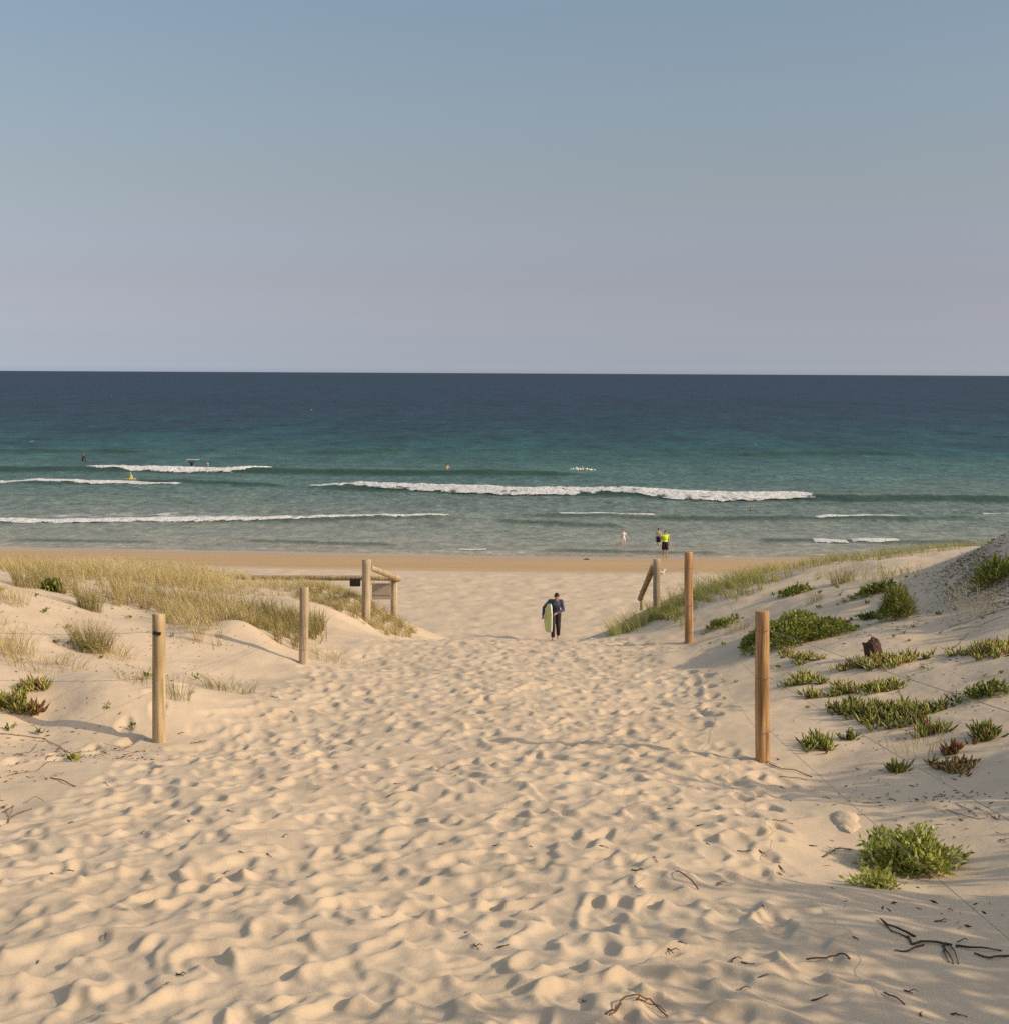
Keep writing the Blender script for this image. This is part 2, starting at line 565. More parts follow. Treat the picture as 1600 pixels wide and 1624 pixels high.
def make_water_mat():
    m, nt, p, o = mat('sea_water')
    P = pos(nt)
    sx = nt.nodes.new('ShaderNodeSeparateXYZ'); L(nt, P, sx.inputs[0])
    lg = math_n(nt, 'LOGARITHM', math_n(nt, 'MAXIMUM', sx.outputs[1], 60.0), 10.0)
    big = noise(nt, vscale(nt, P, (.004, .012, 0)), 1.0, 5, .6)
    mfar = math_n(nt, 'ADD', math_n(nt, 'ADD', math_n(nt, 'MULTIPLY', noise(nt, vscale(nt, P, (.30, .22, 0)), 1.0, 3, .6), .34), math_n(nt, 'MULTIPLY', noise(nt, vscale(nt, P, (.13, .032, 0)), 1.0, 4, .65), .36)),
                  math_n(nt, 'MULTIPLY', noise(nt, vscale(nt, P, (.05, .0055, 0)), 1.0, 4, .65), .30))
    mnear = math_n(nt, 'ADD', math_n(nt, 'MULTIPLY', noise(nt, vscale(nt, P, (1.3, .8, 0)), 1.0, 4, .7), .68), math_n(nt, 'MULTIPLY', noise(nt, vscale(nt, P, (.3, .26, 0)), 1.0, 3, .6), .32))
    mk = ramp(nt, math_n(nt, 'SUBTRACT', lg, 1.9), [(.22, (0,) * 3), (.55, (1,) * 3)])
    mid = mixc(nt, mk, mnear, mfar)
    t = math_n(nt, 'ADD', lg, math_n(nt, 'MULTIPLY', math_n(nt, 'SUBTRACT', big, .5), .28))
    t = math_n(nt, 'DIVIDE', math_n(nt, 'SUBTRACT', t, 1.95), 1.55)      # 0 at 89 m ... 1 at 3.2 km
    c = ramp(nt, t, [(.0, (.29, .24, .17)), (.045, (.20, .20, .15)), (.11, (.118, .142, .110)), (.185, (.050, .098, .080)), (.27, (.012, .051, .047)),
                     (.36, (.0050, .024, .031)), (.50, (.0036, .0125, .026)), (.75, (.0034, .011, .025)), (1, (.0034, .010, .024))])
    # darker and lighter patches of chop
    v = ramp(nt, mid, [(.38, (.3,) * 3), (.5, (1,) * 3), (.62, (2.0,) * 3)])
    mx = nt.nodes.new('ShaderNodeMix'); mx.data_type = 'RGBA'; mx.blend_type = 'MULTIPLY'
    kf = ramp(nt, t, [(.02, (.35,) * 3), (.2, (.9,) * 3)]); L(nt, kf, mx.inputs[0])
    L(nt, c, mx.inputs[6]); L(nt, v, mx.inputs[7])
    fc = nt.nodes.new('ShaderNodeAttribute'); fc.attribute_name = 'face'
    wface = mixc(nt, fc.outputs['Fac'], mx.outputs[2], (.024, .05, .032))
    # lace of foam near the breakers and flecks of white far out
    fa = nt.nodes.new('ShaderNodeAttribute'); fa.attribute_name = 'foam'
    lace = noise(nt, vscale(nt, P, (.55, 1.1, 0)), 1.0, 8, .72, .6)
    fsum = math_n(nt, 'ADD', fa.outputs['Fac'], math_n(nt, 'MULTIPLY', math_n(nt, 'SUBTRACT', lace, .5), 1.5))
    ff = ramp(nt, fsum, [(.55, (0, 0, 0)), (.8, (1, 1, 1))])
    fl = noise(nt, vscale(nt, P, (.22, .03, 0)), 1.0, 5, .7)
    fl2 = ramp(nt, fl, [(.70, (0, 0, 0)), (.74, (.8, .8, .8))])
    fmax = math_n(nt, 'MAXIMUM', ff, math_n(nt, 'MULTIPLY', fl2, math_n(nt, 'GREATER_THAN', sx.outputs[1], 170.0)))
    cc = mixc(nt, fmax, wface, (.60, .56, .53))
    L(nt, cc, p.inputs['Base Color'])
    rr = ramp(nt, t, [(0, (.42,) * 3), (.3, (.45,) * 3), (1, (.5,) * 3)])
    L(nt, rr, p.inputs['Roughness'])
    p.inputs['IOR'].default_value = 1.33
    p.inputs['Specular IOR Level'].default_value = .27
    h1 = noise(nt, vscale(nt, P, (.16, .42, 0)), 1.0, 6, .65)
    h2 = noise(nt, vscale(nt, P, (1.1, 2.2, 0)), 1.0, 5, .65)
    b1 = bump(nt, h1, .9, 1.0); b2 = bump(nt, h2, .4, .10, b1)
    L(nt, b2, p.inputs['Normal'])
    return m


def make_sea():
    ys = list(np.arange(86, 215, .42)); y = ys[-1]; st = .42
    while y < 32000:
        st = max(st, y * .012 if y > 300 else .42 + (y - 215) * .03); y += st; ys.append(y)
    ys = np.array(ys)
    uin = np.linspace(-.40, .40, 380); uo = .40 * np.exp(np.linspace(0, math.log(7), 22))[1:]
    us = np.concatenate([-uo[::-1], uin, uo])
    X = us[None, :] * ys[:, None]; Y = np.repeat(ys[:, None], len(us), 1)
    Z = sea_z(X.ravel(), Y.ravel()).reshape(X.shape)
    # foam attribute: washed behind/before the breakers, and the swash line
    foam = np.zeros_like(X)
    for (pts, amp) in FOAMLACE:
        W = np.array([sea_at(*q)[:2] for q in pts])
        yl = np.interp(X, W[:, 0], W[:, 1])
        inx = sstep(W[0, 0] - 2, W[0, 0] + 4, X) * (1 - sstep(W[-1, 0] - 4, W[-1, 0] + 2, X))
        d = Y - yl
        foam = np.maximum(foam, amp * inx * np.where(d < 0, np.exp(-(d / 1.6) ** 2), np.exp(-(d / 7.0) ** 2)))
    ye = Y + .1 * np.minimum(X, 0)
    foam = np.maximum(foam, .26 * np.exp(-((ye - 99 - 3 * vnoise(X * .05, Y * 0, 62)) / 1.2) ** 2)); foam = np.maximum(foam, .60 * np.exp(-((ye - 94.2 - 1.1 * vnoise(X * .09, Y * 0, 61)) / .55) ** 2))
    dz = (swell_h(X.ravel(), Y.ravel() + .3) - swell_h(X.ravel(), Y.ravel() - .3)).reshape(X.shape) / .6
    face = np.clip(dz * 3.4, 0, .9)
    nr, nc = X.shape
    idx = np.arange(nr * nc).reshape(nr, nc)
    Fq = np.stack([idx[:-1, :-1], idx[:-1, 1:], idx[1:, 1:], idx[1:, :-1]], -1).reshape(-1, 4)
    me = mesh_np('sea_water', np.stack([X, Y, Z], -1).reshape(-1, 3), [Fq], True, {'foam': foam.ravel(), 'face': face.ravel()})
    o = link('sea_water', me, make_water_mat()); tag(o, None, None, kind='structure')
    o['label'] = 'teal to navy sea reaching the horizon'


# white water: points in photo pixels, height at the middle (m), label
FOAM = [
    ([(108, 746), (200, 748), (300, 749), (380, 749), (443, 746)], .62, 'white breaker farthest out at left, with surfers just behind it'),
    ([(-120, 766), (0, 766), (120, 766), (210, 767), (290, 767)], .34, 'thin line of white water below the yellow board, at left'),
    ([(488, 774), (600, 778), (700, 780), (800, 783), (935, 785), (1060, 789), (1180, 792), (1290, 792)], .72, 'longest and thickest white breaker, in the middle of the sea'),
    ([(-120, 829), (0, 828), (130, 828), (270, 827), (420, 825), (560, 823), (712, 821)], .36, 'long low white breaker near the shore at left'),
    ([(885, 818), (960, 819), (1040, 821)], .2, 'thin broken white crest left of the two waders'),
    ([(1290, 822), (1370, 822), (1437, 822)], .28, 'short white crest near the right side, above the smallest breakers'),
    ([(1560, 815), (1640, 816)], .22, 'white crest at the right edge of the sea'),
    ([(1285, 857), (1310, 858), (1340, 859)], .27, 'left one of the pair of small white breakers beyond the right dune'),
    ([(1350, 860), (1390, 861), (1427, 861)], .24, 'right one of the pair of small white breakers beyond the right dune'),
    ([(728, 871), (750, 872), (772, 871)], .1, 'tiny white ripple at the water edge above the timber rail'),
]
FOAMLACE = [(FOAM[0][0], .42), (FOAM[1][0], .46), (FOAM[2][0], .48), ([(0, 822), (250, 820), (420, 822), (712, 818)], .58), (FOAM[4][0], .42), (FOAM[5][0], .42),
            ([(443, 752), (560, 756), (660, 757)], .36), (FOAM[7][0], .36), (FOAM[8][0], .36), (FOAM[9][0], .4), ([(1540, 786), (1590, 787)], .42), ([(1325, 788), (1390, 790)], .34)]
make_sea()


def make_foam_mat():
    m, nt, p, o = mat('sea_foam')
    P = pos(nt)
    n = noise(nt, vscale(nt, P, (2.2, 2.2, 3.0)), 1.0, 6, .7)
    L(nt, ramp(nt, n, [(.32, (.34, .34, .32)), (.5, (.56, .53, .50)), (.7, (.66, .62, .59))]), p.inputs['Base Color'])
    p.inputs['Roughness'].default_value = .8; p.inputs['Specular IOR Level'].default_value = .1
    L(nt, bump(nt, n, .9, .2), p.inputs['Normal'])
    a = noise(nt, vscale(nt, P, (1.1, 1.6, 1.6)), 1.0, 7, .7)
    at_ = nt.nodes.new('ShaderNodeAttribute'); at_.attribute_name = 'edge'
    al = math_n(nt, 'ADD', at_.outputs['Fac'], math_n(nt, 'MULTIPLY', math_n(nt, 'SUBTRACT', a, .5), 1.8))
    L(nt, ramp(nt, al, [(.42, (0, 0, 0)), (.58, (1, 1, 1))]), p.inputs['Alpha'])
    return m


FOAMM = make_foam_mat()
for i, (pts, h, lab) in enumerate(FOAM):
    W = np.array([sea_at(*q)[:2] for q in pts])
    n = max(30, int((W[-1, 0] - W[0, 0]) / .16))
    xs = np.linspace(W[0, 0], W[-1, 0], n)
    yl = np.interp(xs, W[:, 0], W[:, 1])
    kk = np.exp(-np.linspace(-2, 2, 31) ** 2); kk /= kk.sum()
    if n > 60: yl = np.convolve(np.pad(yl, 15, mode='edge'), kk, mode='valid')
    t = np.linspace(0, 1, n)
    env = np.clip(np.minimum(t / .16 + .12, (1 - t) / .05 + .3), 0, 1)
    yl = yl + .8 * fbm(xs * .06, xs * 0 + i * 3, 77, 3)
    hh = .46 * h * env * (.8 + .2 * fbm(xs * .22, xs * 0 + i, 71, 4, .55))
    m = 14
    prof_y = np.linspace(-1, 1, m)
    V, ed = [], []
    for j, q in enumerate(prof_y):
        d = q * (1.7 * h + .4) * (1 + .3 * vnoise(xs * .5, xs * 0 + j * .6, 72))
        z = np.where(q < 0, (1 - abs(q)) ** .7, (1 - abs(q)) ** 1.2) * hh
        z = z + .09 * h * vnoise(xs * 1.5, xs * 0 + j * .9, 73) * (1 - abs(q)) +   .07 * h * vnoise(xs * 4, xs * 0 + j * 1.3, 75) * (1 - abs(q))
        yv = yl + d + .25 * h * vnoise(xs * 1.2, xs * 0 + j, 74)
        V.append(np.stack([xs, yv, sea_z(xs, yv) * .85 + z + .015 - .05 * (abs(q) > .99)], -1))
        ed.append(np.full(n, 1.15 * (1 - abs(q)) ** .5) * np.minimum(1, np.minimum(t, 1 - t) / .03 + .3))
    V = np.stack(V, 1).reshape(-1, 3); ed = np.stack(ed, 1).ravel()
    idx = np.arange(n * m).reshape(n, m)
    Fq = np.stack([idx[:-1, :-1], idx[1:, :-1], idx[1:, 1:], idx[:-1, 1:]], -1).reshape(-1, 4)
    me = mesh_np('breaking_wave', V, [Fq], True, {'edge': ed})
    tag(link('breaking_wave', me, FOAMM), lab, 'wave', 'white breakers rolling in')

# ------------------------------------------------------------------ light, sky, camera
SUN_EL = math.radians(29); SUN_H = Vector((.955, -.30)).normalized()
sd = Vector((SUN_H.x * math.cos(SUN_EL), SUN_H.y * math.cos(SUN_EL), math.sin(SUN_EL)))
sl = bpy.data.lights.new('sun', 'SUN'); sl.energy = 2.82; sl.angle = math.radians(.55); sl.color = (1, .85, .63)
so = bpy.data.objects.new('sun', sl); COL.objects.link(so)
so.rotation_euler = sd.to_track_quat('Z', 'Y').to_euler(); so.location = (30, -20, 40)

w = bpy.data.worlds.new('World'); scene.world = w; w.use_nodes = True
nt = w.node_tree; bg = nt.nodes['Background']
sky = nt.nodes.new('ShaderNodeTexSky'); sky.sky_type = 'NISHITA'; sky.sun_disc = False
sky.sun_elevation = SUN_EL; sky.sun_rotation = math.atan2(sd.x, sd.y)
sky.altitude = 0; sky.air_density = 1.0; sky.dust_density = 1.2; sky.ozone_density = 1.5
tc = nt.nodes.new('ShaderNodeTexCoord')
sp = nt.nodes.new('ShaderNodeSeparateXYZ'); nt.links.new(tc.outputs['Generated'], sp.inputs[0])
tint = ramp(nt, sp.outputs[2], [(0.0, (0.788, 0.866, 1.276)), (0.0035, (0.788, 0.866, 1.276)), (0.0091, (0.642, 0.726, 1.101)), (0.0221, (0.513, 0.552, 0.837)), (0.0393, (0.463, 0.454, 0.643)), (0.0607, (0.45, 0.403, 0.507)), (0.1237, (0.523, 0.44, 0.418)), (0.1845, (0.583, 0.507, 0.454)), (0.2388, (0.62, 0.551, 0.492)), (0.45, (1.66, 1.43, 1.14)), (1.0, (1.8, 1.55, 1.2))])  # sky above the visible band is brightened and warmed as added fill light
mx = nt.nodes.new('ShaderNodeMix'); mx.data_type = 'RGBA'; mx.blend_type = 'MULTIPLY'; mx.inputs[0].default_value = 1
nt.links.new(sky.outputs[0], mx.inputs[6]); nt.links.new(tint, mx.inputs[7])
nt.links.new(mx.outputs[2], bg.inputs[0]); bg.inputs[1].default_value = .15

cam = bpy.data.cameras.new('camera'); co = bpy.data.objects.new('camera', cam); COL.objects.link(co)
cam.sensor_fit = 'HORIZONTAL'; cam.sensor_width = 36; cam.lens = 36 * F / 1600
cam.clip_start = .1; cam.clip_end = 80000
c_, s_ = math.cos(ROLL), math.sin(ROLL)
xa, ya, za = RGT * c_ + UPV * s_, -RGT * s_ + UPV * c_, -FWD
M = Matrix(((xa[0], ya[0], za[0], 0), (xa[1], ya[1], za[1], 0), (xa[2], ya[2], za[2], CAMZ), (0, 0, 0, 1)))
co.matrix_world = M
scene.camera = co
scene.view_settings.view_transform = 'Standard'; scene.view_settings.look = 'None'
scene.view_settings.exposure = .5; scene.view_settings.gamma = 1
scene.render.engine = 'CYCLES'
scene.cycles.use_denoising = False
scene.cycles.max_bounces = 6; scene.cycles.transparent_max_bounces = 8
#@@REST@@
BUSHES = [(6.0, 3.3, 1.0, 2.4, 6000), (5.0, 1.6, .9, 2.1, 5500), (5.8, .4, 1.0, 2.4, 5500), (6.5, 4.0, 1.0, 2.4, 6000), (7.3, 5.8, 1.0, 2.4, 6000), (8.1, 9.1, 1.0, 2.3, 6000), (9.3, 9.0, 1.0, 2.3, 6000), (5.5, 2.6, .9, 1.9, 5000), (6.2, 5.2, .8, 1.6, 4500), (6.9, 7.6, .85, 1.25, 4500), (7.8, 5.0, 1.1, 2.6, 6500), (7.4, 2.4, 1.1, 2.6, 6500), (5.1, 3.4, .8, 1.7, 4500), (6.3, 1.6, 1.0, 2.3, 5500), (10.0, 17.6, .9, 1.1, 3500), (10.2, 19.2, .9, 1.15, 3500), (10.4, 20.8, .9, 1.2, 3500), (9.2, 16.4, .8, 1.0, 3000)]
# ------------------------------------------------------------------ timber
def wood(name, light, dark, var=.3):
    m, nt, p, o = mat(name)
    tc = nt.nodes.new('ShaderNodeTexCoord').outputs['Object']
    oi = nt.nodes.new('ShaderNodeObjectInfo')
    add = nt.nodes.new('ShaderNodeVectorMath'); add.operation = 'ADD'; L(nt, tc, add.inputs[0])
    cmb = nt.nodes.new('ShaderNodeCombineXYZ'); L(nt, math_n(nt, 'MULTIPLY', oi.outputs['Random'], 40.0), cmb.inputs[0]); L(nt, cmb.outputs[0], add.inputs[1])
    v = add.outputs[0]
    g = noise(nt, vscale(nt, v, (26, 26, 1.3)), 1.0, 6, .6, .4)
    b = noise(nt, vscale(nt, v, (3, 3, 1.6)), 1.0, 3, .5)
    c1 = ramp(nt, g, [(.36, dark), (.56, light), (.8, tuple(min(1, c * 1.15) for c in light))])
    c2 = ramp(nt, b, [(.3, (.66, .63, .58)), (.7, (1.1, 1.1, 1.1))])
    ck = ramp(nt, noise(nt, vscale(nt, v, (46, 46, .9)), 1.0, 5, .65, .3), [(.33, (.3, .26, .22)), (.40, (1, 1, 1))])
    m3 = nt.nodes.new('ShaderNodeMix'); m3.data_type = 'RGBA'; m3.blend_type = 'MULTIPLY'; m3.inputs[0].default_value = .85; L(nt, c2, m3.inputs[6]); L(nt, ck, m3.inputs[7]); c2 = m3.outputs[2]
    mx = nt.nodes.new('ShaderNodeMix'); mx.data_type = 'RGBA'; mx.blend_type = 'MULTIPLY'; mx.inputs[0].default_value = 1
    L(nt, c1, mx.inputs[6]); L(nt, c2, mx.inputs[7]); L(nt, mx.outputs[2], p.inputs['Base Color'])
    p.inputs['Roughness'].default_value = .75; p.inputs['Specular IOR Level'].default_value = .2
    L(nt, bump(nt, g, .5, .006), p.inputs['Normal'])
    return m


W_ORANGE = wood('wood_orange', (.47, .275, .13), (.19, .10, .042))
W_TAN = wood('wood_tan', (.48, .355, .20), (.22, .145, .07))
W_PALE = wood('wood_pale', (.47, .37, .255), (.28, .20, .125))
WIRE_M = plain('galvanised_wire', (.20, .165, .13), .5, .2, 60, .5)
DARK_M = plain('dark_panel', (.02, .013, .01), .6, .3, 20)
GREY_M = plain('grey_panel', (.31, .255, .195), .7, .12, 8)


def log_mesh(p0, p1, r0, r1, seed, n=26, segs=14, chamfer=.008):
    """a slightly crooked log with a chamfered end, in coordinates around p0"""
    rr = random.Random(seed); mb = MB()
    p0, p1 = Vector(p0), Vector(p1); ax = (p1 - p0); Ln = ax.length; ax.normalize()
    up = Vector((0, 1, 0)) if abs(ax.y) < .9 else Vector((1, 0, 0))
    a = ax.cross(up).normalized(); b = a.cross(ax).normalized()
    ts = [i / segs for i in range(segs + 1)]
    rows = [(t, 1.0) for t in ts]; rows[-1] = (1 - chamfer / Ln, 1.0); rows.append((1.0, .9))
    ph = [rr.uniform(0, 6.3) for _ in range(4)]
    V, Fs = [], []
    for t, k in rows:
        off = a * (.007 * math.sin(3 * t + ph[0])) + b * (.006 * math.sin(4 * t + ph[1]))
        for i in range(n):
            an = 2 * PI * i / n
            r = (r0 + (r1 - r0) * t) * k * (1 + .02 * math.sin(3 * an + ph[2] + 2 * t) + .012 * math.sin(5 * an + ph[3]))
            V.append(p0 + ax * (Ln * t) + off + a * (math.cos(an) * r) + b * (math.sin(an) * r))
    m = len(rows)
    for j in range(m - 1):
        for i in range(n):
            Fs.append((j * n + i, j * n + (i + 1) % n, (j + 1) * n + (i + 1) % n, (j + 1) * n + i))
    Fs.append(tuple((m - 1) * n + i for i in range(n))); Fs.append(tuple(reversed(range(n))))
    mb.add(V, Fs)
    me = mb.mesh('log')
    me.polygons[len(Fs) - 1].use_smooth = False; me.polygons[len(Fs) - 2].use_smooth = False
    return me


def post(name, bx, by, tx, ty, wpx, m, label, seed, depth=None, group='timber posts of the beach fence', parent=None, bury=.35):
    p = hit(bx, by) if depth is None else at(bx, by, depth)
    t = at(tx, ty, p[1])
    r = wpx / F * p[1] / 2 * 1.005
    base_ = Vector(p); top = Vector(t)
    me = log_mesh(Vector((0, 0, 0)) - (top - base_).normalized() * bury, top - base_, r * 1.03, r * .98, seed)
    o = link(name, me, m, None, tuple(p))
    if parent is None:
        tag(o, label, 'post', group)
    return o, base_, top, r


R1, r1b, r1t, r1r = post('fence_post', 1210.5, 1206, 1208, 969, 23, W_ORANGE, 'nearest orange-brown timber post at right, its foot clear on the trampled sand', 1)
R2, r2b, r2t, r2r = post('fence_post', 1093, 1019, 1092, 875, 13.5, W_ORANGE, 'orange-brown timber post in front of the right grass, its top against the water edge', 2)
L1, l1b, l1t, l1r = post('fence_post', 254, 1177, 250.5, 973, 21, W_TAN, 'nearest tan timber post at left, casting a long shadow on bare sand', 3)
L2, l2b, l2t, l2r = post('fence_post', 482, 1053, 482, 931, 14.5, W_PALE, 'pale grey timber post at left, in front of the timber rail', 4)

# a saw notch and wire ties are parts of their posts
for (o, b, t, r, fr) in ((L1, l1b, l1t, l1r, (.86, .5, .2)), (R1, r1b, r1t, r1r, (.88, .56, .2)), (R2, r2b, r2t, r2r, (.83, .42, .12)), (L2, l2b, l2t, l2r, (.85, .5, .2))):
    for f in fr:
        mb = MB(); c = (t - b) * f; pts = []
        for k in range(17):
            an = 2 * PI * k / 16
            pts.append((c.x + math.cos(an) * (r * 1.035), c.y + math.sin(an) * (r * 1.035), c.z + .012 * math.sin(an * 1.0 + .6)))
        mb.tube(pts, .0016, 6, cap=False)
        mb.build('wire_tie', WIRE_M, o)
mb = MB(); c = (l1t - l1b) * .855
mb.box((c.x - .0, c.y - l1r * .93, c.z), (l1r * 1.2, .02, .028), Matrix.Rotation(.12, 3, 'Y'))
mb.build('saw_notch', DARK_M, L1, smooth=False)


def wire(p0, p1, sag, label, r=.0018):
    p0, p1 = Vector(p0), Vector(p1); mb = MB(); pts = []
    n = 40
    for i in range(n + 1):
        t = i / n
        pts.append(p0.lerp(p1, t) - Vector((0, 0, sag * 4 * t * (1 - t))) - p0)
    mb.tube(pts, r, 6)
    o = mb.build('fence_wire', WIRE_M, None, tuple(p0))
    tag(o, label, 'wire', 'wire strands of the beach fence')


def on_post(b, t, r, f, side=1):
    return b + (t - b) * f + Vector((r * .9 * side, -r * .4, 0))


def offpost(py):
    """where a right-hand strand passes the frame's edge, carried on to the next post"""
    return Vector(at(1600, py, 5.6))


for f, py1, nm, f2 in ((.88, 1123, 'top', .83), (.56, 1295, 'middle', .42), (.2, 1484, 'bottom', .12)):
    a = on_post(r1b, r1t, r1r, f); q = offpost(py1); far = a + (q - a) * 1.32
    wire(a, far, .02, '%s wire strand running from the nearest right post towards the lower right corner' % nm)
    wire(on_post(r2b, r2t, r2r, f2), on_post(r1b, r1t, r1r, f, -1), .05, '%s wire strand between the two orange-brown right posts' % nm)
for f, nm in ((.86, 'upper'), (.5, 'lower')):
    wire(on_post(l2b, l2t, l2r, f - .01, -1), on_post(l1b, l1t, l1r, f), .04, '%s wire strand between the tan post and the pale post at left' % nm)
    wire(on_post(l1b, l1t, l1r, f, -1), Vector(at(-70, 1000 + (.86 - f) * 210, l1b.y + .2)), .03, '%s wire strand leaving the tan left post towards the left edge' % nm)

# ---- timber rail fence beyond the left dune
root = empty('rail_fence', tuple(at(581, 993, 26)))
tag(root, 'pale round timber rail fence at the corner of the left dune', 'fence')
RI = root.location


def sub_log(name, p0, p1, r0, r1, seed, m, parent, loc):
    me = log_mesh(Vector(p0) - loc, Vector(p1) - loc, r0, r1, seed)
    return link(name, me, m, parent)


def perp(px, d): return px / F * d


sub_log('post', at(581.5, 1008, 26), at(581, 887, 26), perp(7.2, 26), perp(7.0, 26), 21, W_PALE, root, RI)
sub_log('post', at(626, 992, 32), at(625.5, 918, 32), perp(5.4, 32), perp(5.3, 32), 22, W_PALE, root, RI)
sub_log('rail', at(622, 917, 31.75), at(180, 915, 33.5), perp(4.4, 32), perp(3.6, 32), 23, W_TAN, root, RI)
sub_log('brace_rail', at(587.5, 901, 26.2), at(632, 917.5, 32.2), perp(4.3, 26), perp(5.2, 32), 24, W_PALE, root, RI)
# panels hanging from it are things of their own
mid = Vector(at(605.5, 938.5, 31.4)); mb = MB()
mb.box((0, 0, 0), (.42, .022, .345)); mb.box((0, -.004, .175), (.44, .035, .022)); mb.box((.0, -.02, -.06), (.40, .015, .02)); mb.box((-.17, 0, .22), (.014, .014, .08)); mb.box((.17, 0, .22), (.014, .014, .08))
tag(mb.build('notice_board', GREY_M, None, tuple(mid), smooth=False), 'plain grey back of a notice board between the two rail fence posts', 'notice board')
c = Vector(at(563.5, 924, 31.6)); mb = MB()
mb.box((0, 0, 0), (.235, .03, .17)); mb.box((0, -.018, -.06), (.2, .01, .012), Matrix.Rotation(0, 3, 'Y')); mb.box((-.03, -.018, .02), (.16, .008, .01), Matrix.Rotation(-.7, 3, 'Y'))
mb.box((-.09, 0, .1), (.012, .012, .05)); mb.box((.09, 0, .1), (.012, .012, .05))
tag(mb.build('small_sign', DARK_M, None, tuple(c), smooth=False), 'small dark sign hanging under the timber rail beside the corner post', 'sign')

# ---- right counterpart
root2 = empty('rail_fence', tuple(at(1041, 962, 29)))
tag(root2, 'pale timber post with a sloping rail at the tip of the right dune', 'fence')
RI2 = root2.location
sub_log('post', at(1041.5, 978, 29), at(1041, 886, 29), perp(5.8, 29), perp(5.6, 29), 31, W_PALE, root2, RI2)
sub_log('rail', at(1036, 897, 29.1), at(1015, 950, 33), perp(5.2, 29), perp(4.2, 33), 32, W_TAN, root2, RI2)
sub_log('end_post', at(1016.5, 968, 33), at(1016.5, 937, 33), perp(2.4, 33), perp(2.3, 33), 33, W_TAN, root2, RI2)
wire(on_post(Vector(at(1041, 962, 29)), Vector(at(1041, 886, 29)), .07, .8), on_post(r2b, r2t, r2r, .83, -1), .06, 'thin wire strand from the pale right post to the orange-brown post before it')

# ------------------------------------------------------------------ vegetation
def leaf_mat(name, stops, transl=.35, attr='tint', rough=.55):
    m, nt, p, o = mat(name)
    a = nt.nodes.new('ShaderNodeAttribute'); a.attribute_name = attr
    c = ramp(nt, a.outputs['Fac'], stops)
    P = pos(nt); n = noise(nt, P, 9, 3, .6)
    c2 = ramp(nt, n, [(.3, (.75, .75, .75)), (.7, (1.2, 1.2, 1.15))])
    mx = nt.nodes.new('ShaderNodeMix'); mx.data_type = 'RGBA'; mx.blend_type = 'MULTIPLY'; mx.inputs[0].default_value = 1
    L(nt, c, mx.inputs[6]); L(nt, c2, mx.inputs[7])
    L(nt, mx.outputs[2], p.inputs['Base Color']); p.inputs['Roughness'].default_value = rough; p.inputs['Specular IOR Level'].default_value = .12
    t = nt.nodes.new('ShaderNodeBsdfTranslucent'); L(nt, mx.outputs[2], t.inputs[0])
    ms = nt.nodes.new('ShaderNodeMixShader'); ms.inputs[0].default_value = transl
    L(nt, p.outputs[0], ms.inputs[1]); L(nt, t.outputs[0], ms.inputs[2]); L(nt, ms.outputs[0], o.inputs[0])
    return m


GRASS_M = leaf_mat('dune_grass', [(0, (.125, .115, .03)), (.35, (.255, .205, .07)), (.65, (.44, .335, .145)), (1, (.62, .50, .28))], .3)
GRASS_R = leaf_mat('crest_grass', [(0, (.13, .14, .035)), (.4, (.27, .255, .08)), (.75, (.40, .35, .13)), (1, (.56, .47, .25))], .35)
SUCC_M = leaf_mat('succulent_leaf', [(0, (.095, .105, .024)), (.45, (.23, .235, .05)), (.7, (.42, .37, .10)), (.85, (.20, .10, .045)), (1, (.19, .065, .036))], .12, rough=.4)
SHRUB_M = leaf_mat('shrub_leaf', [(0, (.085, .100, .018)), (.5, (.185, .205, .036)), (1, (.38, .36, .10))], .25)
ROCKET_M = leaf_mat('rocket_leaf', [(0, (.11, .14, .022)), (.5, (.29, .31, .055)), (.85, (.52, .50, .14)), (1, (.7, .64, .34))], .35)
STEM_M = plain('dry_stem', (.16, .085, .045), .8, .35, 30)
TWIG_M = plain('dry_twig', (.115, .06, .03), .85, .4, 40)
HUSK_M = plain('dark_driftwood', (.062, .03, .017), .8, .5, 26)


def blades(P, h, az, lean, wd, tint, segs=3):
    """grass blades as curved tapering strips -> V, quads, tris, tint"""
    n = len(P); d = np.stack([np.cos(az), np.sin(az), np.zeros(n)], -1)
    wa = az + RNG.uniform(-1.2, 1.2, n) + PI / 2
    wdv = np.stack([np.cos(wa), np.sin(wa), np.zeros(n)], -1)
    Vs = []
    for k in range(segs + 1):
        t = k / segs
        c = P + np.stack([np.zeros(n)] * 2 + [h * (t - .28 * lean * t * t)], -1) + d * (h * lean * (.25 * t + .75 * t ** 2))[:, None]
        ww = (wd * (1 - t) ** .6 * (.7 + .3 * min(1, t * 4)))[:, None]
        if k < segs:
            Vs += [c - wdv * ww, c + wdv * ww]
        else:
            Vs.append(c)
    m = 2 * segs + 1
    V = np.stack(Vs, 1).reshape(-1, 3)
    o = np.arange(n)[:, None] * m
    Q = np.concatenate([o + np.array([[2 * k, 2 * k + 1, 2 * k + 3, 2 * k + 2]]) for k in range(segs - 1)])
    T = o + np.array([[2 * segs - 2, 2 * segs - 1, 2 * segs]])
    return V, Q, T, np.repeat(tint, m)


def in_poly(x, y, poly):
    ins = np.zeros(len(x), bool); j = len(poly) - 1
    for i in range(len(poly)):
        xi, yi = poly[i]; xj, yj = poly[j]
        c = ((yi > y) != (yj > y)) & (x < (xj - xi) * (y - yi) / (yj - yi + 1e-12) + xi)
        ins ^= c; j = i
    return ins


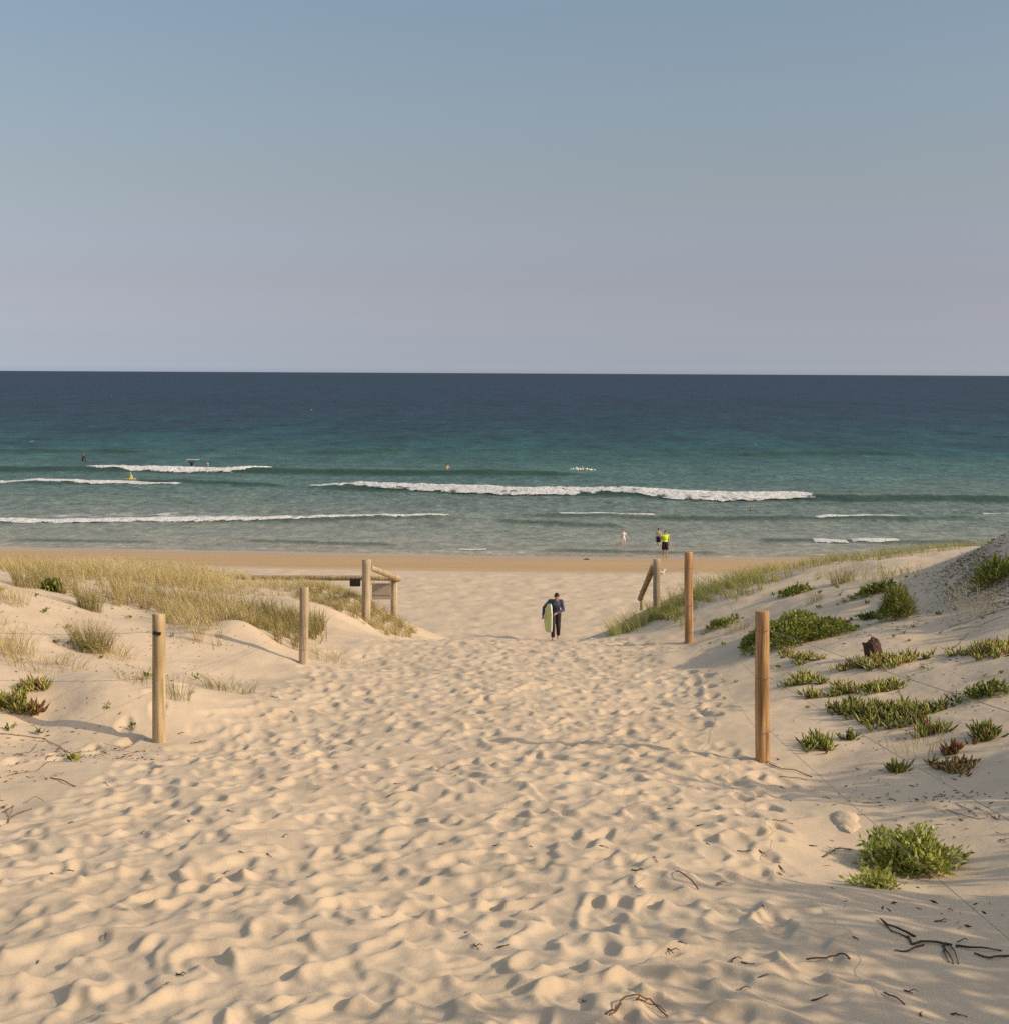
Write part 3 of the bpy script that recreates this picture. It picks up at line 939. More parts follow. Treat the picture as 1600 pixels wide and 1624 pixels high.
def scatter_poly(poly, dens, thr=0.0, sc=1.2, seed=0):
    poly = np.array(poly); lo, hi = poly.min(0), poly.max(0)
    n = int(dens * (hi[0] - lo[0]) * (hi[1] - lo[1]))
    x = RNG.uniform(lo[0], hi[0], n); y = RNG.uniform(lo[1], hi[1], n)
    k = in_poly(x, y, poly); x, y = x[k], y[k]
    nz = .5 + .5 * fbm(x * sc, y * sc, 90 + seed, 3) / 1.4
    k = RNG.random(len(x)) < np.clip((nz - thr) / .22, 0, 1)
    # tufts: pull blades towards tuft centres
    x, y = x[k], y[k]
    tx, ty = np.floor(x / .28) , np.floor(y / .28)
    hx = VAL[(PERM[(tx.astype(int) + 900) & 4095] + ty.astype(int)) & 4095]; hy = VAL[(PERM[(ty.astype(int) + 300) & 4095] + tx.astype(int)) & 4095]
    x = x + ((tx + .5 + .35 * hx) * .28 - x) * .5; y = y + ((ty + .5 + .35 * hy) * .28 - y) * .5
    return x, y


WIND = math.radians(170)


def grass_stuff(name, label, patches, gm=None):
    gm = gm or GRASS_M
    acc = [[], [], [], []]; off = 0
    for (poly, dens, thr, h0, h1, g0, g1, wd, lean) in patches:
        x, y = scatter_poly(poly, dens, thr, 1.1, len(acc[0]))
        n = len(x)
        if n == 0: continue
        P = np.stack([x, y, gz(x, y) - .01], -1)
        hh = RNG.uniform(h0, h1, n) * (.8 + .3 * vnoise(x * .9, y * .9, 95))
        az = np.where(RNG.random(n) < .55, WIND + RNG.normal(0, .7, n), RNG.uniform(0, 2 * PI, n))
        ln = np.clip(RNG.normal(lean, .25, n), .1, 1.3)
        ti = np.clip(RNG.uniform(g0, g1, n) + .18 * vnoise(x * .7, y * .7, 97), 0, 1)
        V, Q, T, tt = blades(P, hh, az, ln, RNG.uniform(.6, 1.2, n) * wd, ti)
        acc[0].append(V); acc[1].append(Q + off); acc[2].append(T + off); acc[3].append(tt); off += len(V)
    me = mesh_np(name, np.concatenate(acc[0]), [np.concatenate(acc[1]), np.concatenate(acc[2])], False, {'tint': np.concatenate(acc[3])})
    o = link(name, me, gm); tag(o, label, 'grass', kind='stuff')
    return o


def wp(*pts):
    return [tuple(hit(*q)[:2]) for q in pts]


grass_stuff('dune_grass', 'golden dry dune grass thickly covering the left dune', [
    ([(-15, 23.5), (-9.5, 22.5), (-7.2, 24), (-6.2, 25.5), (-5.6, 26.2), (-5.6, 35), (-15, 36)], 400, .30, .28, .56, .45, 1.0, .0040, .7),
    ([(-5.6, 26.2), (-5.0, 26.5), (-4.0, 28), (-3.6, 31), (-4.5, 34), (-5.6, 35)], 330, .34, .18, .36, .45, 1.0, .0040, .7),
    (wp((20, 915), (95, 918), (160, 930), (250, 940), (340, 955), (400, 985), (345, 1000), (300, 985), (230, 968), (160, 962), (110, 945)), 620, .22, .3, .55, .25, .9, .004, .55),
    (wp((250, 975), (300, 985), (350, 1020), (340, 1032), (300, 1018), (255, 995)), 520, .25, .25, .45, .35, .8, .004, .65),
    ([(-3.9, 20.6), (-3.3, 20.2), (-2.9, 20.3), (-2.75, 21.2), (-2.9, 23.5), (-3.9, 23.8), (-4.4, 22.0)], 620, .12, .3, .55, .05, .75, .0045, .5),
    ([(-3.3, 25.3), (-2.6, 25.2), (-2.15, 26.0), (-1.75, 27.5), (-1.85, 30.0), (-2.4, 32.5), (-4.6, 33), (-4.2, 28.5)], 620, .16, .2, .36, .25, .9, .0042, .75),
    (wp((0, 985), (30, 990), (40, 1030), (25, 1050), (0, 1052)), 330, .3, .2, .4, .4, .9, .0035, .6),
])
grass_stuff('dune_grass', 'greenish dune grass along the crest of the right dune', [
    ([(1.95, 25.8), (2.4, 25.2), (3.2, 25.6), (3.9, 26.6), (5.0, 27.2), (5.0, 33), (2.6, 31.5), (2.1, 28.5)], 300, .28, .3, .58, .1, .8, .0042, .7),
    ([(5.0, 27.2), (12, 26.5), (12, 32), (5, 33)], 260, .32, .18, .36, .1, .8, .0042, .7),
    (wp((985, 990), (1060, 965), (1100, 975), (1085, 1000), (1040, 985), (1000, 998)), 560, .15, .3, .5, .05, .5, .0045, .65),
    (wp((1090, 960), (1200, 915), (1260, 910), (1180, 950), (1120, 985)), 420, .3, .25, .45, .15, .6, .004, .6),
    (wp((1290, 915), (1400, 905), (1470, 910), (1400, 925), (1310, 930)), 240, .42, .2, .4, .3, .75, .004, .6),
], GRASS_R)


def tuft(px, py, n, rad, h0, h1, g0, g1, label, lean=.5, wd=.003, group='separate tufts of grass'):
    c = hit(px, py); a = RNG.uniform(0, 2 * PI, n); r = rad * np.sqrt(RNG.random(n))
    x, y = c[0] + r * np.cos(a), c[1] + r * np.sin(a)
    P = np.stack([x, y, gz(x, y) - .01], -1) - c
    az = np.where(RNG.random(n) < .75, a + RNG.normal(0, .6, n), WIND + RNG.normal(0, .5, n))
    V, Q, T, tt = blades(P, RNG.uniform(h0, h1, n), az, np.clip(RNG.normal(lean, .2, n), .1, 1.2), RNG.uniform(.7, 1.2, n) * wd, RNG.uniform(g0, g1, n), 4)
    o = link('grass_tuft', mesh_np('grass_tuft', V, [Q, T], False, {'tint': tt}), GRASS_M, None, tuple(c))
    tag(o, label, 'grass tuft', group)


tuft(145, 1030, 420, .22, .25, .5, .1, .6, 'round olive grass tuft alone on the sand of the left dune')
tuft(180, 1040, 160, .25, .15, .35, .4, .9, 'low dry fringe of grass at the right foot of the round olive tuft', .8)
tuft(143, 968, 260, .18, .3, .55, .1, .6, 'upright olive grass tuft at the edge of the left dune grass')
tuft(42, 932, 220, .2, .3, .5, .2, .7, 'olive grass tuft near the left edge, below the tall grass')
tuft(8, 1035, 260, .35, .25, .5, .55, .95, 'brown dry grass tuft at the left edge of the sand')
tuft(20, 955, 120, .22, .2, .4, .4, .9, 'small brown grass tuft at the left edge, higher up the dune', .6)
tuft(365, 1098, 150, .3, .15, .28, .25, .6, 'pale wispy grass tuft lying low between the tan post and the pale post', .9)
tuft(283, 1108, 50, .12, .2, .32, .1, .5, 'thin green grass sprig just right of the tan post', .5)
tuft(515, 1045, 110, .3, .15, .3, .2, .7, 'low grass at the foot of the pale left post', .9)
tuft(215, 1082, 60, .18, .12, .25, .2, .6, 'sparse green grass just left of the tan post', .6)
tuft(75, 1058, 200, .45, .1, .25, .3, .8, 'sparse yellow-green grass mixed with runners on the left dune', .8)
tuft(1335, 925, 200, .2, .2, .38, .05, .45, 'green grass tuft on pale sand below the right crest')
tuft(1545, 975, 70, .3, .3, .55, .5, .95, 'dry straw-coloured reeds on the shaded right dune', .4)
tuft(1455, 1190, 60, .3, .15, .35, .35, .8, 'wispy pale grass below the largest succulent clump', .6)
tuft(1540, 862, 160, .3, .25, .5, .3, .8, 'brownish grass on the top edge of the right ridge')
tuft(1170, 1000, 90, .2, .12, .25, .1, .5, 'small green grass tuft left of the dark green mound', .7)
tuft(1291, 955, 60, .12, .1, .25, .05, .4, 'small green sprig above the dark green mound')


def leaves(C, U, ln, wd, tint):
    """folded rhombic leaves: centre base C, direction U"""
    n = len(C); U = U / np.linalg.norm(U, axis=1, keepdims=True)
    R = RNG.normal(size=(n, 3)); S = np.cross(U, R); S /= np.linalg.norm(S, axis=1, keepdims=True) + 1e-9
    Nn = np.cross(U, S)
    V = np.stack([C, C + U * (ln * .5)[:, None] + S * wd[:, None], C + U * ln[:, None] - Nn * (ln * .1)[:, None], C + U * (ln * .5)[:, None] - S * wd[:, None],
                  C + U * (ln * .5)[:, None] + Nn * (wd * .35)[:, None]], 1).reshape(-1, 3)
    o = np.arange(n)[:, None] * 5
    T = np.concatenate([o + np.array([[0, 1, 4]]), o + np.array([[1, 2, 4]]), o + np.array([[2, 3, 4]]), o + np.array([[3, 0, 4]])])
    return V, T, np.repeat(tint, 5)


def shrub(name, px, py, rx, ry, rz, n, ln, wd, m, label, cat, group=None, t0=0, t1=1, up=.6, loc=None, lump=.3, fill=.5, stems=10, hang=0.0):
    """foliage spread through an uneven mound, with stems under it"""
    c = hit(px, py) if loc is None else np.array(loc)
    root = empty(name, tuple(c)); tag(root, label, cat, group)
    u = RNG.normal(size=(n, 3)); u /= np.linalg.norm(u, axis=1, keepdims=True); u[:, 2] = np.abs(u[:, 2])
    rad = (1 - fill * RNG.random(n) ** 1.6)
    lumpf = 1 + lump * fbm(u[:, 0] * 2.2 + 5 + px * .01, u[:, 1] * 2.2 + u[:, 2] * 2, 33, 3)
    P = u * np.array([rx, ry, rz]) * (rad * lumpf)[:, None]
    gx_, gy_ = c[0] + P[:, 0], c[1] + P[:, 1]
    P[:, 2] += gz(gx_, gy_) - c[2] + .005 if loc is None or True else 0
    D = u * .7 + RNG.normal(size=(n, 3)) * .55; D[:, 2] += up
    ti = np.clip(RNG.uniform(t0, t1, n) + .12 * fbm(P[:, 0] * 6, P[:, 1] * 6, 12, 2), 0, 1)
    V, T, tt = leaves(P, D, RNG.uniform(.7, 1.25, n) * ln, RNG.uniform(.7, 1.2, n) * wd, ti)
    link('foliage', mesh_np('foliage', V, [T], False, {'tint': tt}), m, root)
    mb = MB()
    for k in range(stems):
        a = random.uniform(0, 2 * PI); e = random.uniform(.3, .9)
        ex, ey = rx * e * math.cos(a), ry * e * math.sin(a); sx, sy = ex * .2, ey * .2
        z0 = float(gz(c[0] + sx, c[1] + sy)) - c[2]; z1 = float(gz(c[0] + ex, c[1] + ey)) - c[2] + rz * (1 - e * e) ** .5 * .8
        mb.tube([(sx, sy, z0 - .02), ((sx + ex) / 2, (sy + ey) / 2, (z0 + z1) / 2 + rz * .12), (ex, ey, z1)], [.006 + rz * .012, .005 + rz * .008, .003], 5)
    mb.build('stem', STEM_M, root)
    return root


def px_m(px, d): return px * d / F


g = hit(1250, 1018)
shrub('ground_cover_shrub', 1252, 1012, px_m(84, g[1]), .75, .25, 9000, .05, .013, SHRUB_M, 'wide low mound of dense dark green ground cover behind the nearest right post', 'shrub', t0=.1, t1=1, up=.5, lump=.3)
shrub('round_shrub', 1421, 980, .19, .19, .36, 1900, .11, .006, SHRUB_M, 'small round green bush standing alone on the right dune', 'shrub', t0=.2, t1=1, up=.7, lump=.25)
shrub('spiky_shrub', 1575, 920, .2, .18, .2, 420, .18, .012, SHRUB_M, 'dark spiky bush on the shaded ridge at the right edge', 'shrub', t0=.2, t1=.9, up=.6, lump=.35, fill=.9)
shrub('sea_rocket_plant', 1445, 1375, px_m(66, 8.9), .26, .19, 3000, .055, .009, ROCKET_M, 'bright green leafy plant on the shaded sand at lower right', 'plant', t0=.1, t1=1, up=.45, lump=.4, fill=.75)
shrub('sea_rocket_plant', 1388, 1408, .12, .12, .07, 420, .05, .008, ROCKET_M, 'pale yellow-green straggly shoots at the front foot of the bright leafy plant', 'plant', t0=.5, t1=1, up=.3, lump=.5, fill=.9)
shrub('leafy_shrub', 85, 938, .13, .13, .15, 260, .09, .026, SHRUB_M, 'dark green leafy bush at the lower edge of the left dune grass', 'shrub', t0=.1, t1=.8, up=.5)
shrub('leafy_shrub', 1258, 943, .26, .2, .12, 420, .07, .022, SHRUB_M, 'low leafy green plant above the dark green mound on the right dune', 'shrub', t0=.2, t1=.9, up=.4, fill=.9)
shrub('leafy_shrub', 1388, 940, .32, .16, .1, 380, .07, .022, SHRUB_M, 'low leafy green row left of the small round bush', 'shrub', t0=.2, t1=.9, up=.4, fill=.9)
shrub('leafy_shrub', 1378, 982, .2, .1, .06, 140, .06, .02, SHRUB_M, 'creeping green leaves in the shade left of the small round bush', 'shrub', t0=.0, t1=.6, up=.4, fill=.9)
shrub('leafy_shrub', 1143, 993, .28, .2, .09, 260, .07, .02, SHRUB_M, 'low leafy green plant just right of the farther orange-brown post', 'shrub', t0=.2, t1=.9, up=.4, fill=.9)
shrub('leafy_shrub', 1560, 1105, .28, .2, .12, 300, .06, .016, SHRUB_M, 'dull green low plant near the right edge behind the largest succulents', 'shrub', t0=.0, t1=.7, up=.4, fill=.9)


def fingers(C, U, ln, r, tint):
    """three-sided curved succulent leaves"""
    n = len(C); U = U / np.linalg.norm(U, axis=1, keepdims=True)
    R = RNG.normal(size=(n, 3)); S = np.cross(U, R); S /= np.linalg.norm(S, axis=1, keepdims=True) + 1e-9
    W = np.cross(U, S); rows = []
    for t, k in ((0, .75), (.35, 1.0), (.75, .8)):
        c = C + U * (ln * t)[:, None] + np.array([0, 0, 1]) * (ln * .30 * t * t)[:, None]
        for q in range(3):
            an = 2 * PI * q / 3
            rows.append(c + (S * math.cos(an) + W * math.sin(an)) * (r * k)[:, None])
    rows.append(C + U * ln[:, None] + np.array([0, 0, 1]) * (ln * .30)[:, None])
    V = np.stack(rows, 1).reshape(-1, 3); o = np.arange(n)[:, None] * 10; Q, T = [], []
    for j in (0, 3):
        for q in range(3):
            Q.append(o + np.array([[j + q, j + (q + 1) % 3, j + 3 + (q + 1) % 3, j + 3 + q]]))
    for q in range(3):
        T.append(o + np.array([[6 + q, 6 + (q + 1) % 3, 9]]))
    tt = np.clip(np.stack([tint * .9] * 6 + [tint] * 3 + [tint + .12], 1).ravel(), 0, 1)
    return V, np.concatenate(Q), np.concatenate(T), tt


def pigface(px, py, rxp, ryp, n, label, t0=.2, t1=.7, ln=.085, rot=0.0, red=.13):
    c = hit(px, py); rx = px_m(rxp, c[1]); y0, y1 = hit(px, py + ryp)[1], hit(px, py - ryp)[1]
    ry = min(max((y1 - y0) / 2, .05), 1.6 * rx + .1)
    root = empty('succulent_plant', tuple(c)); tag(root, label, 'succulent', 'fleshy succulent clumps on the dunes')
    n = int(n * 1.05); ns = max(5, n // 6); a = RNG.uniform(0, 2 * PI, ns); r = np.sqrt(RNG.random(ns)) * (.75 + .35 * np.sin(a * 3 + px))
    r = np.where(RNG.random(ns) < .14, r * 1.45, r); sx, sy = r * np.cos(a) * rx, r * np.sin(a) * ry
    sx, sy = sx * math.cos(rot) - sy * math.sin(rot), sx * math.sin(rot) + sy * math.cos(rot)
    k = RNG.integers(0, ns, n)
    off = RNG.normal(size=(n, 2)) * .018
    P = np.stack([sx[k] + off[:, 0], sy[k] + off[:, 1], np.zeros(n)], -1)
    lift = np.abs(RNG.normal(0, .02, ns))[k]
    P[:, 2] = gz(c[0] + P[:, 0], c[1] + P[:, 1]) - c[2] - .012 + lift
    D = np.stack([off[:, 0] * 36 + RNG.normal(0, .25, n), off[:, 1] * 36 + RNG.normal(0, .25, n), RNG.uniform(.25, 1.0, n)], -1)
    ti = RNG.uniform(t0, t1, n); ti = np.where(RNG.random(n) < red, RNG.uniform(.8, 1, n), ti)
    V, Q, T, tt = fingers(P, D, RNG.uniform(.5, 1.15, n) * ln * 1.0, RNG.uniform(.0085, .0125, n), ti)
    link('leaves', mesh_np('leaves', V, [Q, T], True, {'tint': tt}), SUCC_M, root)
    mb = MB()
    for q in range(min(12, ns)):
        i, j = random.randrange(ns), random.randrange(ns); pts = []
        for t in (0, .33, .66, 1):
            x = sx[i] * (1 - t) + sx[j] * t + random.uniform(-.02, .02); y = sy[i] * (1 - t) + sy[j] * t + random.uniform(-.02, .02)
            pts.append((x, y, float(gz(c[0] + x, c[1] + y)) - c[2] + .004))
        mb.tube(pts, .0045, 5)
    mb.build('runner', STEM_M, root)


pigface(1272, 1048, 27, 9, 110, 'small pale green succulent clump just right of the nearest post, highest of those beside it', .4, .75)
pigface(1246, 1040, 12, 6, 40, 'tiny pale green succulent clump touching the nearest post from behind', .4, .75)
pigface(1395, 1054, 80, 12, 520, 'long yellow-green succulent strip in front of the dark driftwood lump', .35, .8, red=.18)
pigface(1273, 1082, 30, 10, 170, 'bright green succulent clump in the middle of the column right of the nearest post', .3, .7)
pigface(1288, 1107, 14, 5, 60, 'smallest green succulent clump below the bright one right of the nearest post', .3, .7)
pigface(1336, 1099, 26, 9, 130, 'low yellowish succulent clump left of the upright green row', .4, .8, red=.15)
pigface(1397, 1092, 40, 9, 240, 'upright green succulent row above the largest clump', .25, .65)
pigface(1410, 1135, 82, 26, 900, 'largest dark green succulent clump in the middle of the right dune', .0, .6, .1, .5)
pigface(1352, 1132, 26, 10, 150, 'dark succulent shoots at the left end of the largest clump', .0, .4, .1)
pigface(1298, 1183, 21, 10, 120, 'green succulent clump alone on sand right of the nearest post, lowest of those near it', .15, .6, .1)
pigface(1480, 1162, 28, 10, 90, 'thin row of upright green succulent leaves under the largest clump', .15, .55, .1)
pigface(1562, 1170, 26, 12, 150, 'dark green succulent clump in shade near the right edge', .0, .45, .1)
pigface(1515, 1222, 26, 15, 150, 'reddish brown succulent clump on the shaded sand', .7, 1, .07)
pigface(1510, 1192, 14, 6, 60, 'small red succulent shoots just above the reddish brown clump', .75, 1, .09)
pigface(1422, 1224, 11, 7, 45, 'little dark green succulent alone on the smooth shaded sand', .0, .35, .09)
pigface(1560, 1035, 44, 22, 420, 'yellow-green succulent clump rising at the right edge', .4, .8, .1, .3, .12)
pigface(1347, 1170, 12, 5, 30, 'few dark succulent leaves in the shade under the left end of the largest clump', .0, .4, .08)
pigface(22, 1118, 26, 16, 190, 'tall bright green succulent clump at the left edge of the photo', .4, .8, .14)
pigface(55, 1132, 10, 7, 44, 'rusty red succulent shoots beside the tall bright green clump', .78, 1, .11)
pigface(52, 1093, 22, 7, 110, 'low bright green succulent clump above the tall one at the left edge', .4, .8, .11)

# small seedlings, each a rosette of leaves
seed_me = []
for s in range(4):
    n = 9; a = RNG.uniform(0, 2 * PI, n)
    C = RNG.normal(size=(n, 3)) * .012; C[:, 2] = np.abs(C[:, 2])
    D = np.stack([np.cos(a), np.sin(a), RNG.uniform(.4, 1.4, n)], -1)
    V, T, tt = leaves(C, D, RNG.uniform(.03, .055, n), RNG.uniform(.006, .011, n), RNG.uniform(0, .9, n))
    me = mesh_np('seedling', V, [T], False, {'tint': tt}); me.materials.append(SHRUB_M); seed_me.append(me)


def seedling(px, py, sc, label, group):
    c = hit(px, py); o = link('seedling', random.choice(seed_me), None, None, tuple(c))
    o.scale = (sc,) * 3; o.rotation_euler = (0, 0, random.uniform(0, 6.3)); tag(o, label, 'seedling', group)


for (x, y) in ((1204, 938), (1225, 945), (1290, 935), (1296, 920), (1300, 942), (1326, 933), (1338, 958), (1328, 960), (1337, 957), (1375, 958), (1300, 965), (1408, 975), (1432, 1005),
               (1417, 1012), (1440, 1018), (1448, 995), (1486, 976), (1512, 968), (1461, 1062), (1442, 1082), (1424, 1100), (1472, 1064), (1560, 1073), (1587, 1069), (1148, 993), (1125, 1000),
               (1124, 1022), (1147, 1024), (1114, 1008), (1167, 1083), (1147, 1083), (1148, 1110), (1236, 1060), (1340, 885), (1462, 876), (1420, 880), (1282, 1124), (1315, 1118), (1452, 916), (1437, 918),
               (1560, 905), (1500, 930), (1562, 888), (1490, 1005), (1330, 945), (1345, 948), (1380, 948), (1385, 930), (1395, 928)):
    seedling(x, y, random.uniform(.7, 1.25) * hit(x, y)[1] / 17, 'tiny dark green seedling dotted on the sand of the right dune', 'tiny seedlings on the right dune')
for (x, y) in ((22, 905), (58, 947), (90, 1021), (110, 1022), (70, 972), (160, 1045), (205, 982), (122, 1008), (275, 1010), (75, 968), (3, 938), (108, 997)):
    seedling(x, y, random.uniform(.8, 1.3) * hit(x, y)[1] / 17, 'tiny green seedling dotted on the sand of the left dune', 'tiny seedlings on the left dune')
seedling(122, 1208, 1.9, 'bright green leafy seedling among dry runners, lower left', 'larger seedlings on the left dune')
seedling(168, 1125, 1.2, 'upright green seedling left of the tan post, below its middle', 'larger seedlings on the left dune')
seedling(210, 1155, 1.4, 'yellow-green seedling close to the shadow of the tan post', 'larger seedlings on the left dune')
seedling(311, 1079, 1.5, 'yellow-green seedling right of the tan post', 'larger seedlings on the left dune')
seedling(137, 1035, 2.2, 'yellow-green seedling under the round olive tuft', 'larger seedlings on the left dune')
seedling(234, 1077, 1.9, 'green seedling touching the tan post from the left', 'larger seedlings on the left dune')
seedling(15, 1160, 1.6, 'yellowish seedling at the left edge among dry runners', 'larger seedlings on the left dune')
seedling(62, 1165, 1.6, 'olive seedling in the middle of the dry runners', 'larger seedlings on the left dune')

# ------------------------------------------------------------------ driftwood, twigs, runners
def tube_on_sand(mb, c, pts_px, r0, r1, lift=.006, arch=0.0, n=6):
    P = [hit(*q) for q in pts_px]; pts = []; m = len(P)
    for i in range(m - 1):
        for k in range(4):
            t = k / 4; pts.append(P[i] * (1 - t) + P[i + 1] * t)
    pts.append(P[-1]); mm = len(pts); out = []
    for i, q in enumerate(pts):
        t = i / (mm - 1)
        out.append((q[0] - c[0], q[1] - c[1], float(gz(q[0], q[1])) - c[2] + lift + arch * math.sin(PI * t) + .003 * math.sin(9 * t + c[0])))
    rad = [r0 + (r1 - r0) * i / (mm - 1) * (1 + .2 * math.sin(i * 2.1)) for i in range(mm)]
    mb.tube(out, rad, n)


def wood_piece(name, strokes, label, cat, group=None, m=TWIG_M):
    c = hit(*strokes[0][0][0]); mb = MB()
    for pts, r0, r1, arch in strokes:
        tube_on_sand(mb, c, pts, r0, r1, arch=arch)
    o = mb.build(name, m, None, tuple(c)); tag(o, label, cat, group)


wood_piece('driftwood_root', [
    ([(1396, 1460), (1408, 1472), (1430, 1482), (1452, 1487)], 0.0037, 0.0062, 0.013), ([(1398, 1463), (1415, 1480), (1440, 1489)], 0.0025, 0.0037, 0.000),
    ([(1440, 1488), (1446, 1500), (1460, 1497), (1485, 1498), (1510, 1500)], 0.0050, 0.0056, 0.005), ([(1418, 1510), (1440, 1511), (1465, 1500)], 0.0031, 0.0043, 0.002),
    ([(1495, 1500), (1503, 1515), (1512, 1530)], 0.0050, 0.0025, 0.005), ([(1505, 1500), (1513, 1512), (1520, 1530)], 0.0043, 0.0019, 0.007), ([(1500, 1498), (1495, 1512), (1505, 1528)], 0.0037, 0.0019, 0.002),
    ([(1515, 1503), (1545, 1508), (1588, 1509)], 0.0062, 0.0031, 0.009), ([(1518, 1497), (1535, 1492)], 0.0031, 0.0019, 0.009), ([(1545, 1515), (1570, 1523), (1600, 1517)], 0.0043, 0.0050, 0.005)],
    'tangled dark root lying on the shaded sand in the lower right corner', 'driftwood', m=HUSK_M)
wood_piece('root_twig', [([(960, 1612), (985, 1595), (1008, 1588), (1030, 1594), (1058, 1615)], 0.0037, 0.0031, 0.023), ([(1008, 1588), (1025, 1598), (1040, 1600), (1055, 1608)], 0.0031, 0.0019, 0.013),
                         ([(1012, 1590), (1014, 1582)], 0.0025, 0.0012, 0.009), ([(1015, 1592), (1028, 1586)], 0.0019, 0.0012, 0.009), ([(985, 1595), (978, 1604), (966, 1613)], 0.0031, 0.0019, 0.002)],
           'brown forked root twig at the bottom edge of the photo', 'twig')
wood_piece('long_twig', [([(1071, 1385), (1085, 1397), (1107, 1412)], .003, .004, .03)], 'straight dark twig standing out on the sand right of the middle', 'twig')
wood_piece('long_twig', [([(1278, 1525), (1310, 1527), (1330, 1522), (1348, 1523)], .004, .004, .02)], 'wavy dark twig on shaded sand left of the tangled root', 'twig')
wood_piece('long_twig', [([(1216, 1208), (1240, 1222), (1262, 1225), (1288, 1233)], .004, .004, .01), ([(1235, 1234), (1262, 1236), (1280, 1238)], .003, .003, .005)], 'thin broken twig at the foot of the nearest right post', 'twig')
wood_piece('long_twig', [([(1305, 1361), (1325, 1353), (1350, 1348)], .005, .004, .02)], 'dark twig left of the bright leafy plant', 'twig')
wood_piece('long_twig', [([(1402, 1578), (1412, 1585), (1435, 1595)], .004, .003, .01)], 'short dark twig on the shaded sand below the tangled root', 'twig')
wood_piece('dry_runner', [([(0, 1165), (40, 1168), (70, 1172), (95, 1185), (112, 1195)], 0.0033, 0.0030, 0.000), ([(60, 1180), (40, 1195), (20, 1215)], 0.0022, 0.0018, 0.006), ([(95, 1185), (90, 1205), (60, 1225), (25, 1228)], 0.0022, 0.0018, 0.006)],
           'dry brown runner stretched over the sand below the tall succulent at left', 'runner', m=STEM_M)
wood_piece('dry_runner', [([(80, 1235), (95, 1238), (108, 1245), (120, 1248)], 0.0044, 0.0042, 0.006), ([(85, 1232), (98, 1230)], 0.0028, 0.0018, 0.018)], 'short thick brown runner end at the left edge of the trampled sand', 'runner', m=STEM_M)
wood_piece('dry_runner', [([(0, 1312), (15, 1300), (30, 1292), (50, 1284)], 0.0050, 0.0042, 0.006), ([(5, 1290), (22, 1284), (14, 1296)], 0.0044, 0.0030, 0.018), ([(40, 1275), (55, 1272), (70, 1272)], 0.0022, 0.0018, 0.030)],
           'clump of curled brown runners at the left edge, lowest of the dry ones', 'runner', m=STEM_M)
wood_piece('dry_runner', [([(150, 1200), (175, 1192), (210, 1196), (232, 1190)], 0.0022, 0.0018, 0.006), ([(165, 1180), (180, 1185), (198, 1190)], 0.0017, 0.0018, 0.006)], 'thin dry runner left of the foot of the tan post', 'runner', m=STEM_M)
wood_piece('dry_runner', [([(1400, 1056), (1440, 1050), (1490, 1040), (1520, 1022), (1535, 1005)], 0.0028, 0.0024, 0.000), ([(1505, 995), (1540, 985), (1580, 970), (1600, 965)], 0.0033, 0.0030, 0.000), ([(1510, 1000), (1550, 995), (1590, 978)], 0.0028, 0.0024, 0.000)],
           'long brown runners curving over the right dune behind the succulents', 'runner', m=STEM_M)
wood_piece('dry_runner', [([(1545, 1280), (1565, 1290), (1580, 1300)], 0.0022, 0.0018, 0.000), ([(1500, 1285), (1530, 1296), (1555, 1300)], 0.0022, 0.0018, 0.000), ([(1480, 1282), (1500, 1290)], 0.0017, 0.0018, 0.000), ([(1515, 1275), (1540, 1288), (1550, 1296)], 0.0022, 0.0018, 0.000)],
           'scattered dark stems behind the bright leafy plant', 'runner', m=HUSK_M)
SMALL = [(437, 1107, 16, .5), (418, 1135, 10, -.5), (464, 1130, 8, .5), (315, 1178, 26, -.35), (288, 1163, 14, -.7), (168, 1244, 14, .5), (300, 1304, 12, 1.0), (365, 1287, 14, .5), (113, 1305, 10, -1.0), (450, 1328, 10, 1.4),
         (427, 1358, 16, .7), (385, 1353, 12, .2), (357, 1386, 10, 1.3), (112, 1382, 12, -.3), (82, 1387, 6, .3), (225, 1322, 10, 1.2), (167, 1487, 10, 1.4), (60, 1528, 14, 1.3), (285, 1548, 16, .2), (266, 1561, 8, -1),
         (630, 1244, 10, -.4), (785, 1343, 12, .6), (842, 1344, 6, 0), (957, 1344, 16, -.3), (1010, 1382, 16, .1), (1038, 1362, 24, 1.2), (1008, 1408, 8, 1), (755, 1503, 18, 1.0), (798, 1502, 20, -.3), (740, 1480, 8, -1),
         (1063, 1510, 10, .6), (1082, 1498, 12, 0), (1138, 1405, 16, -.8), (1140, 1403, 12, .8), (1210, 1440, 14, 1.4), (1210, 1355, 14, .6), (1240, 1305, 30, -.2), (1240, 1380, 20, 1.2), (1290, 1343, 20, -.4), (1182, 1352, 24, .2),
         (1110, 1310, 10, 0), (1062, 1284, 10, .3), (1162, 1524, 22, -1), (1185, 1530, 18, .3), (1210, 1550, 22, -.4), (1175, 1570, 14, -.9), (1300, 1585, 30, -.3), (1357, 1490, 14, .9), (1490, 1463, 22, -.2), (1460, 1610, 20, -1.1),
         (1520, 1612, 28, -.1), (1440, 1575, 16, .5), (1380, 1275, 24, .1), (1485, 1265, 14, .3), (1590, 1335, 14, 1), (1240, 1250, 12, .9), (620, 1262, 14, -.5), (700, 1340, 10, .5), (1122, 1340, 8, .4), (925, 1590, 10, .8)]
